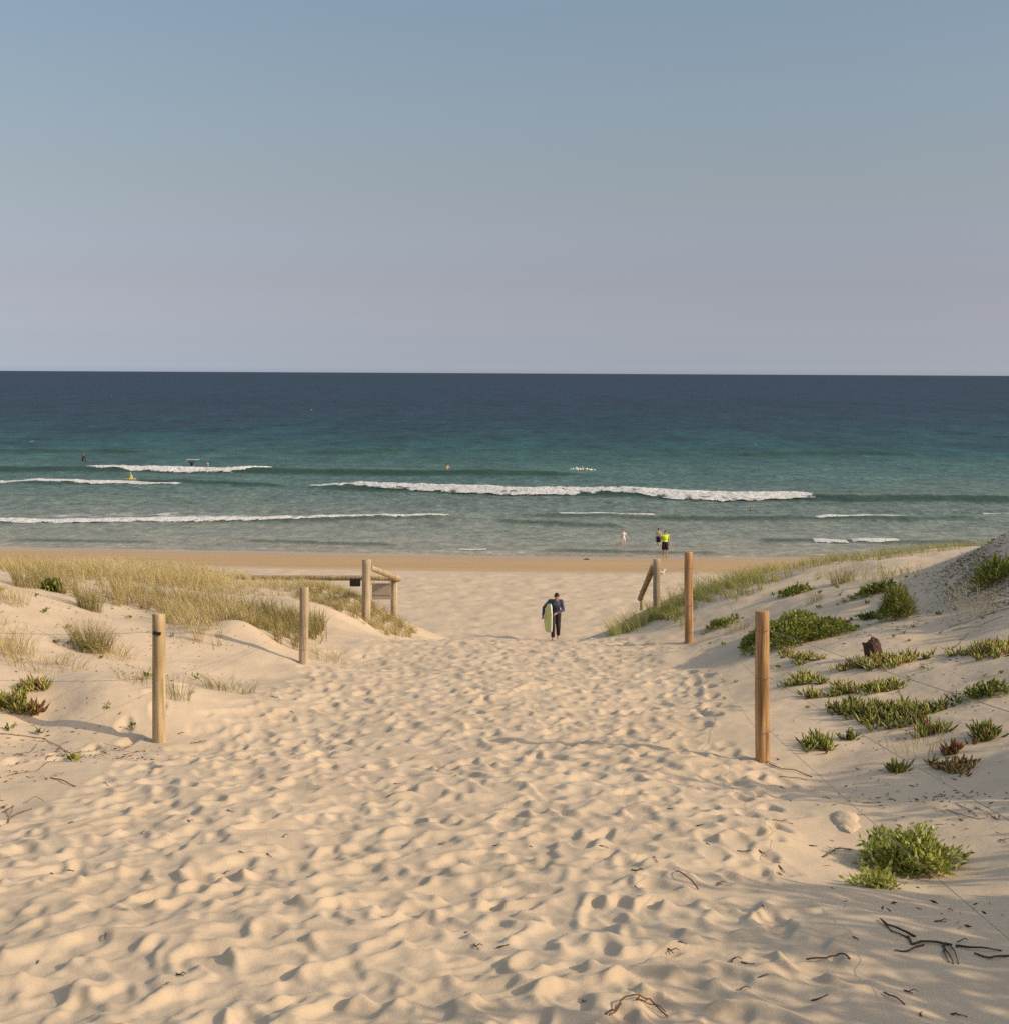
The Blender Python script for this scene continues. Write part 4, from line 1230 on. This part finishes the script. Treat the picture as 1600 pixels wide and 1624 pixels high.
for i, (x, y, lp, a) in enumerate(SMALL):
    c = hit(x, y); mb = MB(); Lm = px_m(lp, c[1]) * random.uniform(.9, 1.3); pts = []
    bend = random.uniform(-.5, .5); dv = Vector((math.cos(a), math.sin(a) * -1.6, 0)).normalized()
    Lm = min(Lm, .16)
    for k in range(7):
        t = k / 6 - .5; s = dv * (t * Lm) + Vector((-dv.y, dv.x, 0)) * (bend * Lm * (t * t - .1))
        pts.append((s.x, s.y, float(gz(c[0] + s.x, c[1] + s.y)) - c[2] + .005 + .25 * Lm * max(0, random.uniform(-.3, .3)) * (k in (2, 3, 4))))
    mb.tube(pts, [.0028 + .001 * math.sin(k) for k in range(7)], 6)
    if i % 3 == 0:
        p = Vector(pts[3]); mb.tube([p, p + Vector((.02, -.015, .018)), p + Vector((.035, -.03, .015))], [.0025, .002, .0015], 5)
    tag(mb.build('dry_twig', TWIG_M if i % 2 else HUSK_M, None, tuple(c)), 'short dry brown twig lying on the trampled sand', 'twig', 'short dry twigs scattered over the sand')

# dark driftwood lump and the sand clod
def lump(name, px, py, parts, m, label, cat, seed, rough=.14):
    c = hit(px, py); mb = MB()
    for cc, r in parts: mb.ell(cc, r, None, 28, 20)
    V = np.array(mb.v)
    k = 1 + rough * fbm(V[:, 0] * 22 + V[:, 2] * 17 + seed, V[:, 1] * 22 - V[:, 2] * 9, seed, 4)
    V[:, :] = V * k[:, None]
    mb.v = [tuple(q) for q in V]
    o = mb.build(name, m, None, tuple(c)); tag(o, label, cat)


d_ = hit(1385, 1040)[1]; u_ = d_ / F
lump('driftwood_stump', 1383, 1040, [((-4 * u_, 0, 10 * u_), (11 * u_, .07, 14 * u_)), ((4 * u_, .01, 15 * u_), (10 * u_, .07, 17 * u_)), ((2 * u_, -.03, 8 * u_), (11 * u_, .07, 12 * u_))], HUSK_M,
     'dark brown lump of driftwood sitting behind the long succulent strip', 'driftwood', 3, .2)
lump('sand_clod', 1334, 1305, [((.03, 0, -.005), (.09, .20, .04)), ((.05, .08, .0), (.09, .14, .045)), ((-.0, -.12, -.005), (.05, .09, .03))], SAND, 'crumbled pale sand clod left of the bright leafy plant', 'sand clod', 5, .16)

# unseen coastal bushes on the right dune, placed to shade lower right corner and ridge
for i, (x, y, s, hz, n) in enumerate(BUSHES):
    z = float(gz(x, y))
    shrub('coastal_bush', 1600 + i * 40, 1500, .98 * s, .98 * s, hz, n, .14, .045, SHRUB_M, 'tall leafy coastal bush on the dune outside the right edge of the photo', 'bush', 'coastal bushes outside the right edge', t0=0, t1=.8, up=.3, loc=(x, y, z), lump=.45, fill=.85, stems=14)

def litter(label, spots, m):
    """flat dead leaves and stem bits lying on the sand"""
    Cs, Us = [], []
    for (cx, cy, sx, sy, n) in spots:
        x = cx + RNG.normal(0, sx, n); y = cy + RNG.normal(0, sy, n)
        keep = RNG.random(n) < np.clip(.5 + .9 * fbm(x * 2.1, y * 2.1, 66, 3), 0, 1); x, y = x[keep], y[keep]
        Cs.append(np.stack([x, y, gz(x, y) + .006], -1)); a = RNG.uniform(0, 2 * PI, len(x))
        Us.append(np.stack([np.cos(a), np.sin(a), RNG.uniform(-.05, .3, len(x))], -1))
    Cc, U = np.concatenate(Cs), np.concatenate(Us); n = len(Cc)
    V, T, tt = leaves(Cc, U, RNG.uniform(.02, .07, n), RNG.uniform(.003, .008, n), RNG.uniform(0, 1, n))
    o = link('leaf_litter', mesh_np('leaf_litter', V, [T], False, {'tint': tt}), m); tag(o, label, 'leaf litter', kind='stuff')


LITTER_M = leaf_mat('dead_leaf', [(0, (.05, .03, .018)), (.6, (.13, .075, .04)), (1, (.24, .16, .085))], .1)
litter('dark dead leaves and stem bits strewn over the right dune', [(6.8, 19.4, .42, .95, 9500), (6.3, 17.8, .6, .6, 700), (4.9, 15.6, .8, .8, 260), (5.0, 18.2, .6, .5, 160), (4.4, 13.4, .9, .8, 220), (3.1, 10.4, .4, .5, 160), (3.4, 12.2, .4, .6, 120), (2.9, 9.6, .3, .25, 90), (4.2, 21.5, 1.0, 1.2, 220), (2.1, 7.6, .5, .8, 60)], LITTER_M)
litter('brown dead leaves and stem bits strewn over the left dune', [(-4.1, 11.6, .5, .6, 700), (-4.6, 13.4, .5, .6, 260), (-5.0, 16.5, .9, 1.0, 260), (-3.75, 10.3, .25, .35, 380), (-4.2, 18.8, .8, .7, 140), (-5.8, 20, 1.0, .8, 200), (-3.5, 12.6, .3, .3, 50)], LITTER_M)

# ------------------------------------------------------------------ people
SKIN_T = plain('skin_tan', (.42, .22, .125), .55, .12, 14)
SKIN_F = plain('skin_fair', (.60, .38, .26), .55, .12, 14)
HAIR_M = plain('dark_hair', (.014, .009, .007), .6, .3, 60)
NEO_M = plain('black_neoprene', (.012, .010, .012), .6, .25, 20)
PANT_M = plain('dark_wetsuit_legs', (.022, .014, .014), .65, .3, 14)
NAVY_M = plain('navy_rash_top', (.05, .052, .095), .7, .25, 18)
PRINT_M = plain('pale_print', (.22, .21, .23), .7, .3, 60)
HIVIS_M = plain('fluorescent_yellow_vest', (.50, .72, .03), .7, .12, 14)
SHORTS_M = plain('black_shorts', (.02, .015, .018), .8, .25, 20)
WHITE_M = plain('white_swimwear', (.62, .56, .52), .7, .1, 20)
EYE_M = plain('eye_dark', (.02, .015, .012), .3, .1, 60)
YEL_M = plain('yellow_foam', (.55, .43, .10), .5, .12, 10)
LIME_M = plain('lime_board', (.54, .54, .16), .5, .10, 6)
PALER_M = plain('pale_board_rail', (.66, .68, .50), .5, .08, 10)
CREAM_M = plain('cream_board', (.60, .52, .40), .45, .1, 8)
BLACKB_M = plain('black_board_bottom', (.02, .018, .02), .45, .2, 10)


def remesh(mb, name, mats, parent, voxel=.014, smooth=4):
    me = mb.mesh('raw'); o = bpy.data.objects.new('raw', me); COL.objects.link(o)
    r = o.modifiers.new('r', 'REMESH'); r.mode = 'VOXEL'; r.voxel_size = voxel
    s = o.modifiers.new('s', 'SMOOTH'); s.factor = .5; s.iterations = smooth
    dg = bpy.context.evaluated_depsgraph_get()
    m2 = bpy.data.meshes.new_from_object(o.evaluated_get(dg)); bpy.data.objects.remove(o); bpy.data.meshes.remove(me)
    m2.name = name
    m2.polygons.foreach_set('use_smooth', [True] * len(m2.polygons))
    m2.materials.clear()
    return link(name, m2, mats, parent)


STAND = dict(pelvis=(0, 0, .95), waist=(0, 0, 1.09), chest=(0, 0, 1.29), neck=(0, .01, 1.46), head=(0, -.015, 1.625),
             shR=(-.175, 0, 1.41), elR=(-.235, .02, 1.13), wrR=(-.245, -.05, .89), shL=(.175, 0, 1.41), elL=(.235, .02, 1.13), wrL=(.245, -.05, .89),
             hipR=(-.09, 0, .92), knR=(-.10, -.02, .50), anR=(-.10, .03, .09), hipL=(.09, 0, .92), knL=(.10, -.02, .50), anL=(.10, .03, .09))


def hand(mb, wr, el, curl=.5, side=1, s=1.0):
    wr, el = Vector(wr), Vector(el); d = (wr - el).normalized()
    ax = Vector((0, 1, 0)) if abs(d.y) < .8 else Vector((1, 0, 0))
    b = d.cross(ax).normalized(); n = b.cross(d).normalized()
    mb.capsule(wr, .028 * s, wr + d * .075 * s, .036 * s)
    for i, ln in enumerate((.068, .078, .073, .058)):
        k = (i - 1.5) * .019 * s
        p0 = wr + d * .08 * s + n * k; p1 = p0 + (d * (1 - curl * .3) - b * curl * .5 * side).normalized() * ln * .55 * s
        p2 = p1 + (d * (1 - curl) - b * curl * side).normalized() * ln * .5 * s
        mb.capsule(p0 - d * .02, .010 * s, p1, .0095 * s, 8); mb.capsule(p1, .0095 * s, p2, .008 * s, 8)
    t0 = wr + d * .025 * s - n * .03 * s; t1 = t0 + (d * .6 - n * .8).normalized() * .04 * s; mb.capsule(t0, .012 * s, t1, .011 * s, 8); mb.capsule(t1, .011 * s, t1 + d * .03 * s, .009 * s, 8)


def body(J, s=1.0, headrot=(0, 0), face=True, curl=.5):
    mb = MB(); V = {k: Vector(v) for k, v in J.items()}
    up = (V['chest'] - V['pelvis']).normalized(); side = (V['shL'] - V['shR']).normalized(); fw = up.cross(side).normalized() * -1
    R = Matrix((side, fw * -1, up)).transposed()
    mb.ell(V['pelvis'], (.155 * s, .105 * s, .13 * s), R); mb.ell(V['waist'], (.135 * s, .095 * s, .19 * s), R); mb.ell(V['chest'], (.165 * s, .112 * s, .20 * s), R)
    mb.capsule(V['shR'], .058 * s, V['shL'], .058 * s); mb.capsule(V['chest'] + up * .1 * s, .075 * s, V['neck'], .055 * s)
    H = V['head']; mb.capsule(V['neck'] - up * .03 * s, .056 * s, H - Vector((0, 0, .06 * s)), .05 * s)
    HR = Matrix.Rotation(headrot[1], 3, 'Z') @ Matrix.Rotation(headrot[0], 3, 'X')
    mb.ell(H, (.074 * s, .093 * s, .112 * s), HR); mb.ell(H + HR @ Vector((0, -.022, -.055)) * s, (.056 * s, .068 * s, .062 * s), HR)
    if face:
        mb.capsule(H + HR @ Vector((0, -.085, .012)) * s, .012 * s, H + HR @ Vector((0, -.108, -.025)) * s, .016 * s, 8)
        mb.ell(H + HR @ Vector((0, -.088, -.062)) * s, (.024 * s, .012 * s, .010 * s), HR, 8, 6)
        for k in (-1, 1): mb.ell(H + HR @ Vector((k * .076, .005, -.01)) * s, (.012 * s, .022 * s, .032 * s), HR, 8, 6)
    for q in 'RL':
        mb.capsule(V['sh' + q], .054 * s, V['el' + q], .041 * s); mb.capsule(V['el' + q], .041 * s, V['wr' + q], .028 * s)
        hand(mb, V['wr' + q], V['el' + q], curl, 1 if q == 'R' else -1, s)
        mb.capsule(V['hip' + q], .09 * s, V['kn' + q], .058 * s); mb.capsule(V['kn' + q], .058 * s, V['an' + q], .036 * s)
        mid = V['kn' + q].lerp(V['an' + q], .3) + Vector((0, .015, 0)) * s; mb.ell(mid, (.05 * s, .055 * s, .10 * s))
        a = V['an' + q]; fd = Vector((0, -1, 0))
        tdir = J.get('toe' + q); tip = Vector(tdir) if tdir else a + Vector((0, -.15, -.055)) * s
        mb.capsule(a + Vector((0, .03, -.045)) * s, .034 * s, a + (tip - a) * .55 + Vector((0, 0, -.01)) * s, .04 * s); mb.capsule(a + (tip - a) * .55, .038 * s, tip, .026 * s)
    return mb, HR


def cloth_top(J, s, grow=.014, sleeves=2, low=.0):
    mb = MB(); V = {k: Vector(v) for k, v in J.items()}
    up = (V['chest'] - V['pelvis']).normalized(); side = (V['shL'] - V['shR']).normalized(); fw = up.cross(side).normalized() * -1
    R = Matrix((side, fw * -1, up)).transposed(); g = grow
    mb.ell(V['chest'], (.165 * s + g, .112 * s + g, .20 * s), R); mb.ell(V['waist'] - up * low, (.137 * s + g, .097 * s + g, .17 * s + low), R)
    mb.capsule(V['shR'], .058 * s + g, V['shL'], .058 * s + g); mb.capsule(V['chest'] + up * .1 * s, .08 * s + g * .5, V['neck'] - up * .035 * s, .06 * s + g)
    for q in 'RL':
        if sleeves > 0: mb.capsule(V['sh' + q], .054 * s + g, V['el' + q], .041 * s + g)
        if sleeves > 1: mb.capsule(V['el' + q], .041 * s + g, V['el' + q].lerp(V['wr' + q], .93), .028 * s + g)
    return mb


def cloth_legs(J, s, grow=.012, to=1.0, full=True):
    mb = MB(); V = {k: Vector(v) for k, v in J.items()}; g = grow
    up = (V['chest'] - V['pelvis']).normalized(); side = (V['hipL'] - V['hipR']).normalized(); fw = up.cross(side).normalized() * -1
    R = Matrix((side, fw * -1, up)).transposed()
    mb.ell(V['pelvis'] + up * .01, (.158 * s + g, .108 * s + g, .13 * s), R)
    for q in 'RL':
        if full:
            mb.capsule(V['hip' + q], .09 * s + g, V['kn' + q], .058 * s + g); mb.capsule(V['kn' + q], .058 * s + g, V['kn' + q].lerp(V['an' + q], to), .042 * s + g)
        else:
            mb.capsule(V['hip' + q], .09 * s + g, V['hip' + q].lerp(V['kn' + q], to), .085 * s + g)
    return mb


def hair_cap(H, HR, s, long=0.0):
    mb = MB(); H = Vector(H)
    mb.ell(H + HR @ Vector((0, .018, .026)) * s, (.083 * s, .094 * s, .100 * s), HR)
    mb.capsule(H + HR @ Vector((-.045, -.055, .085)) * s, .022 * s, H + HR @ Vector((.045, -.055, .085)) * s, .022 * s)
    if long: mb.capsule(H + HR @ Vector((0, .06, 0)) * s, .06 * s, H + HR @ Vector((0, .075, -long)) * s, .035 * s)
    return mb


def person(loc, J, label, skin, s=1.0, rz=0.0, scale=1.0, headrot=(0, 0), clothes=(), hair=True, voxel=.014, group=None, eyes=True, long=0.0, curl=.5):
    root = empty('person', tuple(loc), rz); root.scale = (scale,) * 3; tag(root, label, 'person', group)
    mb, HR = body(J, s, headrot, True, curl)
    remesh(mb, 'body', skin, root, voxel, 3)
    for nm, mbc, m in clothes: remesh(mbc, nm, m, root, voxel, 3)
    if hair: remesh(hair_cap(J['head'], HR, s, long), 'hair', HAIR_M, root, voxel, 2)
    if eyes:
        for k in (-1, 1):
            e = MB(); e.ell(Vector(J['head']) + HR @ Vector((k * .03, -.086, .005)) * s, (.013 * s, .009 * s, .008 * s), HR, 8, 6); e.build('eye', EYE_M, root)
    return root


def J_(**kw):
    d = dict(STAND); d.update(kw); return d


# surfer walking up with the board
sp = hit(880, 1014.5)
JS = J_(pelvis=(0, .0, .93), waist=(.0, -.03, 1.06), chest=(.0, -.10, 1.25), neck=(.02, -.16, 1.42), head=(.035, -.25, 1.555),
        shR=(-.19, -.08, 1.37), elR=(-.40, .06, 1.12), wrR=(-.43, -.05, .86), shL=(.20, -.13, 1.37), elL=(.27, -.12, 1.07), wrL=(.03, -.30, .98),
        hipR=(-.085, 0, .90), knR=(-.09, -.14, .50), anR=(-.08, -.10, .10), hipL=(.09, 0, .90), knL=(.10, -.05, .47), anL=(.11, .16, .13), toeL=(.11, .03, .035), toeR=(-.08, -.27, .04))
srf = person(sp, JS, 'person in a navy top and dark wetsuit legs walking up the sand with a bodyboard', SKIN_T, s=1.1, voxel=.009, headrot=(.6, -.1), curl=.7,
             clothes=(('rash_top', cloth_top(JS, 1.1, .012), NAVY_M), ('wetsuit_legs', cloth_legs(JS, 1.1, .02, .88), PANT_M)))
mb = MB()
for k, (x, z, w_) in enumerate(((-.07, .02, .02), (-.03, .035, .02), (.01, .02, .025), (.05, .03, .02), (-.02, -.005, .03), (.04, -.0, .02))):
    mb.box((x * 1.0, 0, z), (w_ * 1.4, .006, .014), Matrix.Rotation(.4 * math.sin(k), 3, 'Y'))
pr = mb.build('chest_print', PRINT_M, srf, smooth=False); pr.location = (.0, -.238, 1.275); pr.rotation_euler = (.42, 0, .05)


def outline_board(L_, prof, thick, mats, name, loc, label, cat, group=None, rocker=.03):
    """flat rounded board: prof = [(t, half width)] along its length; local X width, Z length, Y thickness"""
    n = 26; mb = MB(); V, Fs, mi = [], [], []
    ts = [i / (n - 1) for i in range(n)]; hw = np.interp(ts, [q[0] for q in prof], [q[1] for q in prof])
    ring = [(-1, -.0), (-.94, .8), (-.8, 1), (.8, 1), (.94, .8), (1, 0), (.94, -.8), (.8, -1), (-.8, -1), (-.94, -.8)]
    for t, w_ in zip(ts, hw):
        yo = rocker * (2 * t - 1) ** 2; e = min(1, 8 * min(t, 1 - t) + .35)
        for a, b in ring: V.append((a * w_, b * thick / 2 * e + yo, (t - .5) * L_))
    m = len(ring)
    for i in range(n - 1):
        for k in range(m):
            Fs.append((i * m + k, i * m + (k + 1) % m, (i + 1) * m + (k + 1) % m, (i + 1) * m + k))
            mi.append({2: 1, 7: 0}.get(k, 2))
    Fs.append(tuple(range(m))[::-1]); Fs.append(tuple((n - 1) * m + k for k in range(m))); mi += [2, 2]
    me = bpy.data.meshes.new(name); me.from_pydata(V, [], Fs); me.polygons.foreach_set('material_index', mi); me.polygons.foreach_set('use_smooth', [k != 2 for k in mi]); me.update()
    o = link(name, me, mats, None, tuple(loc)); tag(o, label, cat, group)
    return o


BB = [(0, .15), (.04, .18), (.12, .21), (.4, .24), (.65, .235), (.85, .18), (.95, .13), (1, .10)]
bl = Vector(sp) + Vector((-.245, -.24, .80))
bo = outline_board(1.0, BB, .055, [LIME_M, BLACKB_M, PALER_M], 'bodyboard', bl, 'lime green bodyboard held upright under the arm of the walking person', 'bodyboard')
bo.rotation_euler = (math.radians(-3), math.radians(-4), math.radians(-60))
mb = MB(); mb.tube([(-.10, .03, .42), (-.26, .05, .30), (-.34, .02, .08), (-.31, .03, -.2), (-.24, .04, -.46), (-.02, .04, -.5)], .008, 6); mb.build('leash', BLACKB_M, bo)

# man in the fluorescent vest at the water edge, children behind him
mp = hit(1054, 884)
JM = J_(wrR=(-.27, -.16, .93), elR=(-.26, .0, 1.13), wrL=(.28, -.05, .90), elL=(.27, .02, 1.13), knR=(-.11, .02, .50), anR=(-.11, .10, .09), knL=(.11, -.08, .5), anL=(.10, -.02, .09))
person(mp, JM, 'person in a fluorescent yellow vest and black shorts standing at the water edge', SKIN_T, headrot=(.25, 0), voxel=.015,
       clothes=(('vest', cloth_top(JM, 1.0, .024, 0, .06), HIVIS_M), ('shorts', cloth_legs(JM, 1.0, .03, .82, False), SHORTS_M)))
bp = sea_at(1043.5, 866); bp[2] = -.16
JB = J_(wrR=(-.20, -.1, .95))
person(bp, JB, 'shirtless child in black shorts wading beside the fluorescent vest', SKIN_F, scale=.80, rz=PI * .85, voxel=.016, clothes=(('shorts', cloth_legs(JB, 1.0, .02, .75, False), SHORTS_M),))
gp = sea_at(988, 866.5); gp[2] = -.16
JG = J_(elR=(-.33, 0, 1.2), wrR=(-.44, -.05, 1.02), elL=(.32, 0, 1.2), wrL=(.42, -.05, 1.0))
person(gp, JG, 'small dark-haired child in white swimwear wading in the shallows', SKIN_F, scale=.76, voxel=.018, long=.16,
       clothes=(('swimsuit', cloth_top(JG, 1.0, .012, 0, .04), WHITE_M), ('shorts', cloth_legs(JG, 1.0, .014, .3, False), WHITE_M)))

SB = [(0, .10), (.05, .16), (.2, .25), (.5, .285), (.75, .25), (.92, .13), (1, .02)]


def at_sea(px, py, dz=0.0):
    p = sea_at(px, py); p[2] = float(sea_z(np.array([p[0]]), np.array([p[1]]))[0]) + dz
    return p


SIT = J_(pelvis=(0, .02, .14), waist=(0, .0, .28), chest=(0, -.03, .47), neck=(0, -.04, .64), head=(0, -.06, .80), shR=(-.18, -.03, .59), elR=(-.25, -.12, .34), wrR=(-.2, -.28, .16),
         shL=(.18, -.03, .59), elL=(.25, -.12, .34), wrL=(.2, -.28, .16), hipR=(-.1, 0, .12), knR=(-.25, -.32, .05), anR=(-.27, -.30, -.38), hipL=(.1, 0, .12), knL=(.25, -.32, .05), anL=(.27, -.30, -.38))
wet = lambda J: (('wetsuit', cloth_top(J, 1.0, .012), NEO_M), ('wetsuit_legs', cloth_legs(J, 1.0, .012, .95), NEO_M))
p = at_sea(132, 731.5, .02)
person(p, SIT, 'person in a black wetsuit sitting upright on a board, farthest out at left', SKIN_T, rz=1.1, voxel=.022, clothes=wet(SIT), eyes=False, scale=1.1)
o = outline_board(2.0, SB, .07, [CREAM_M, CREAM_M, BLACKB_M], 'surfboard', (p[0] + .25, p[1] + .1, p[2] + .03), 'dark-railed surfboard under the seated person farthest out', 'surfboard'); o.rotation_euler = (PI / 2, 0, PI / 2 + .2)
WADE = J_(shR=(-.17, 0, 1.42), elR=(-.30, -.03, 1.52), wrR=(-.26, -.05, 1.76), elL=(.30, -.03, 1.52), wrL=(.26, -.05, 1.76))
p = at_sea(304.5, 742.5, -.82)
person(p, WADE, 'person in a dark wetsuit wading waist deep with a board on the head', SKIN_T, voxel=.022, clothes=wet(WADE), eyes=False)
o = outline_board(1.7, SB, .06, [CREAM_M, CREAM_M, CREAM_M], 'surfboard', (p[0] + .1, p[1] - .02, p[2] + 1.80), 'cream surfboard carried on the head of the wading person', 'surfboard'); o.rotation_euler = (PI / 2, 0, PI / 2); o.rotation_mode = 'XYZ'
p = at_sea(329.5, 742.5, -.05)
person(p, SIT, 'person in a black and white wetsuit sitting low in the water behind the breaker', SKIN_T, rz=-.7, voxel=.022, eyes=False, scale=.9,
       clothes=(('white_top', cloth_top(SIT, 1.0, .014, 0), WHITE_M), ('sleeves', cloth_legs(SIT, 1.0, .012, .95), NEO_M)))
o = outline_board(1.6, SB, .07, [BLACKB_M, BLACKB_M, BLACKB_M], 'surfboard', (p[0], p[1], p[2] + .02), 'black surfboard under the person in black and white', 'surfboard'); o.rotation_euler = (PI / 2, 0, .9)
KNEEL = J_(pelvis=(0, .05, .22), waist=(0, .0, .36), chest=(0, -.08, .53), neck=(0, -.13, .69), head=(0, -.17, .83), shR=(-.18, -.1, .64), elR=(-.24, -.2, .4), wrR=(-.22, -.34, .18), shL=(.18, -.1, .64), elL=(.24, -.2, .4), wrL=(.22, -.34, .18),
           hipR=(-.1, .04, .2), knR=(-.14, -.3, .1), anR=(-.13, .1, .06), hipL=(.1, .04, .2), knL=(.14, -.3, .1), anL=(.13, .1, .06), toeR=(-.13, .24, .03), toeL=(.13, .24, .03))
p = at_sea(209, 761, .02)
person(p, KNEEL, 'person in a yellow top kneeling on a yellow board between two breakers', SKIN_T, rz=-1.2, voxel=.022, eyes=False, scale=.8, hair=False,
       clothes=(('yellow_top', cloth_top(KNEEL, 1.0, .02), YEL_M), ('yellow_cap', hair_cap(KNEEL['head'], Matrix.Identity(3), 1.0), YEL_M), ('shorts', cloth_legs(KNEEL, 1.0, .014, .9, False), YEL_M)))
o = outline_board(1.3, SB, .08, [YEL_M, YEL_M, YEL_M], 'surfboard', (p[0] - .15, p[1], p[2] + .03), 'yellow board under the kneeling person in yellow', 'surfboard'); o.rotation_euler = (PI / 2, 0, PI / 2 + .1)
JW = J_(elL=(.32, -.08, 1.15), wrL=(.20, -.3, 1.15))
p = at_sea(710, 746, -.80)
person(p, JW, 'shirtless person standing waist deep in the middle of the sea', SKIN_T, rz=.9, voxel=.022, eyes=False, clothes=(('shorts', cloth_legs(JW, 1.0, .02, .8, False), SHORTS_M),))
p = at_sea(923, 746.5, -1.18)
JA = J_(elR=(-.38, -.1, 1.34), wrR=(-.62, -.15, 1.25), elL=(.38, -.1, 1.34), wrL=(.62, -.15, 1.25))
person(p, JA, 'swimmer with arms spread in white splashes above the longest breaker', SKIN_F, voxel=.022, eyes=False)
for lx, lab in ((-.75, 'left white splash beside the swimmer with spread arms'), (.95, 'right white splash beside the swimmer with spread arms')):
    mb = MB()
    for k in range(26):
        mb.ell((random.gauss(0, .28), random.gauss(0, .15), abs(random.gauss(0, .12))), (random.uniform(.05, .14), .06, random.uniform(.03, .1)), None, 8, 6)
    tag(mb.build('water_splash', plain('splash_white_' + ('a' if lx < 0 else 'b'), (.75, .74, .72), .8, .08, 6), None, (p[0] + lx, p[1], p[2] + 1.2)), lab, 'splash', 'white splashes round the swimmer')
for (x, y, lab) in ((173, 743.5, 'dark head of a swimmer just above the left end of the farthest breaker'), (401, 743.5, 'dark head of a swimmer above the right end of the farthest breaker'), (1190.5, 811, 'dark head of a swimmer in front of the longest breaker')):
    p = at_sea(x, y, -1.42)
    person(p, STAND, lab, SKIN_T, voxel=.03, eyes=False, group='swimmers showing only their heads', clothes=(('wetsuit', cloth_top(STAND, 1.0, .012), NEO_M),))

# gull and a bit of weed on the beach
gpt = hit(1048, 914.5); mb = MB(); mbw = MB()
mb.ell((0, 0, .17), (.17, .085, .075), Matrix.Rotation(.25, 3, 'Y')); mb.capsule((.11, 0, .2), .05, (.15, 0, .29), .042); mb.ell((.165, 0, .31), (.052, .043, .045)); mb.capsule((-.14, 0, .15), .035, (-.27, 0, .12), .012)
gr = empty('gull', tuple(gpt), .3); tag(gr, 'small white gull standing on the dry beach behind the pale right post', 'bird'); gr.scale = (1.15,) * 3
remesh(mb, 'body', WHITE_M, gr, .014, 2)
for k in (-1, 1):
    mbw = MB(); mbw.ell((-.04, k * .07, .19), (.17, .02, .05), Matrix.Rotation(.22, 3, 'Y')); mbw.build('wing', GREY_M, gr)
    l = MB(); l.tube([(.02, k * .03, .12), (.02, k * .03, 0)], .007, 6); l.tube([(.02, k * .03, .004), (.07, k * .03, .004)], .006, 6); l.build('leg', YEL_M, gr)
bk = MB(); bk.tube([(.205, 0, .305), (.265, 0, .295)], [.013, .003], 6); bk.build('beak', YEL_M, gr)
wood_piece('seaweed_clump', [([(926, 888), (930, 887), (934, 888)], .04, .02, .04), ([(928, 888), (931, 888)], .03, .02, .06)], 'dark clump of seaweed on the wet sand near the water edge', 'seaweed', m=HUSK_M)
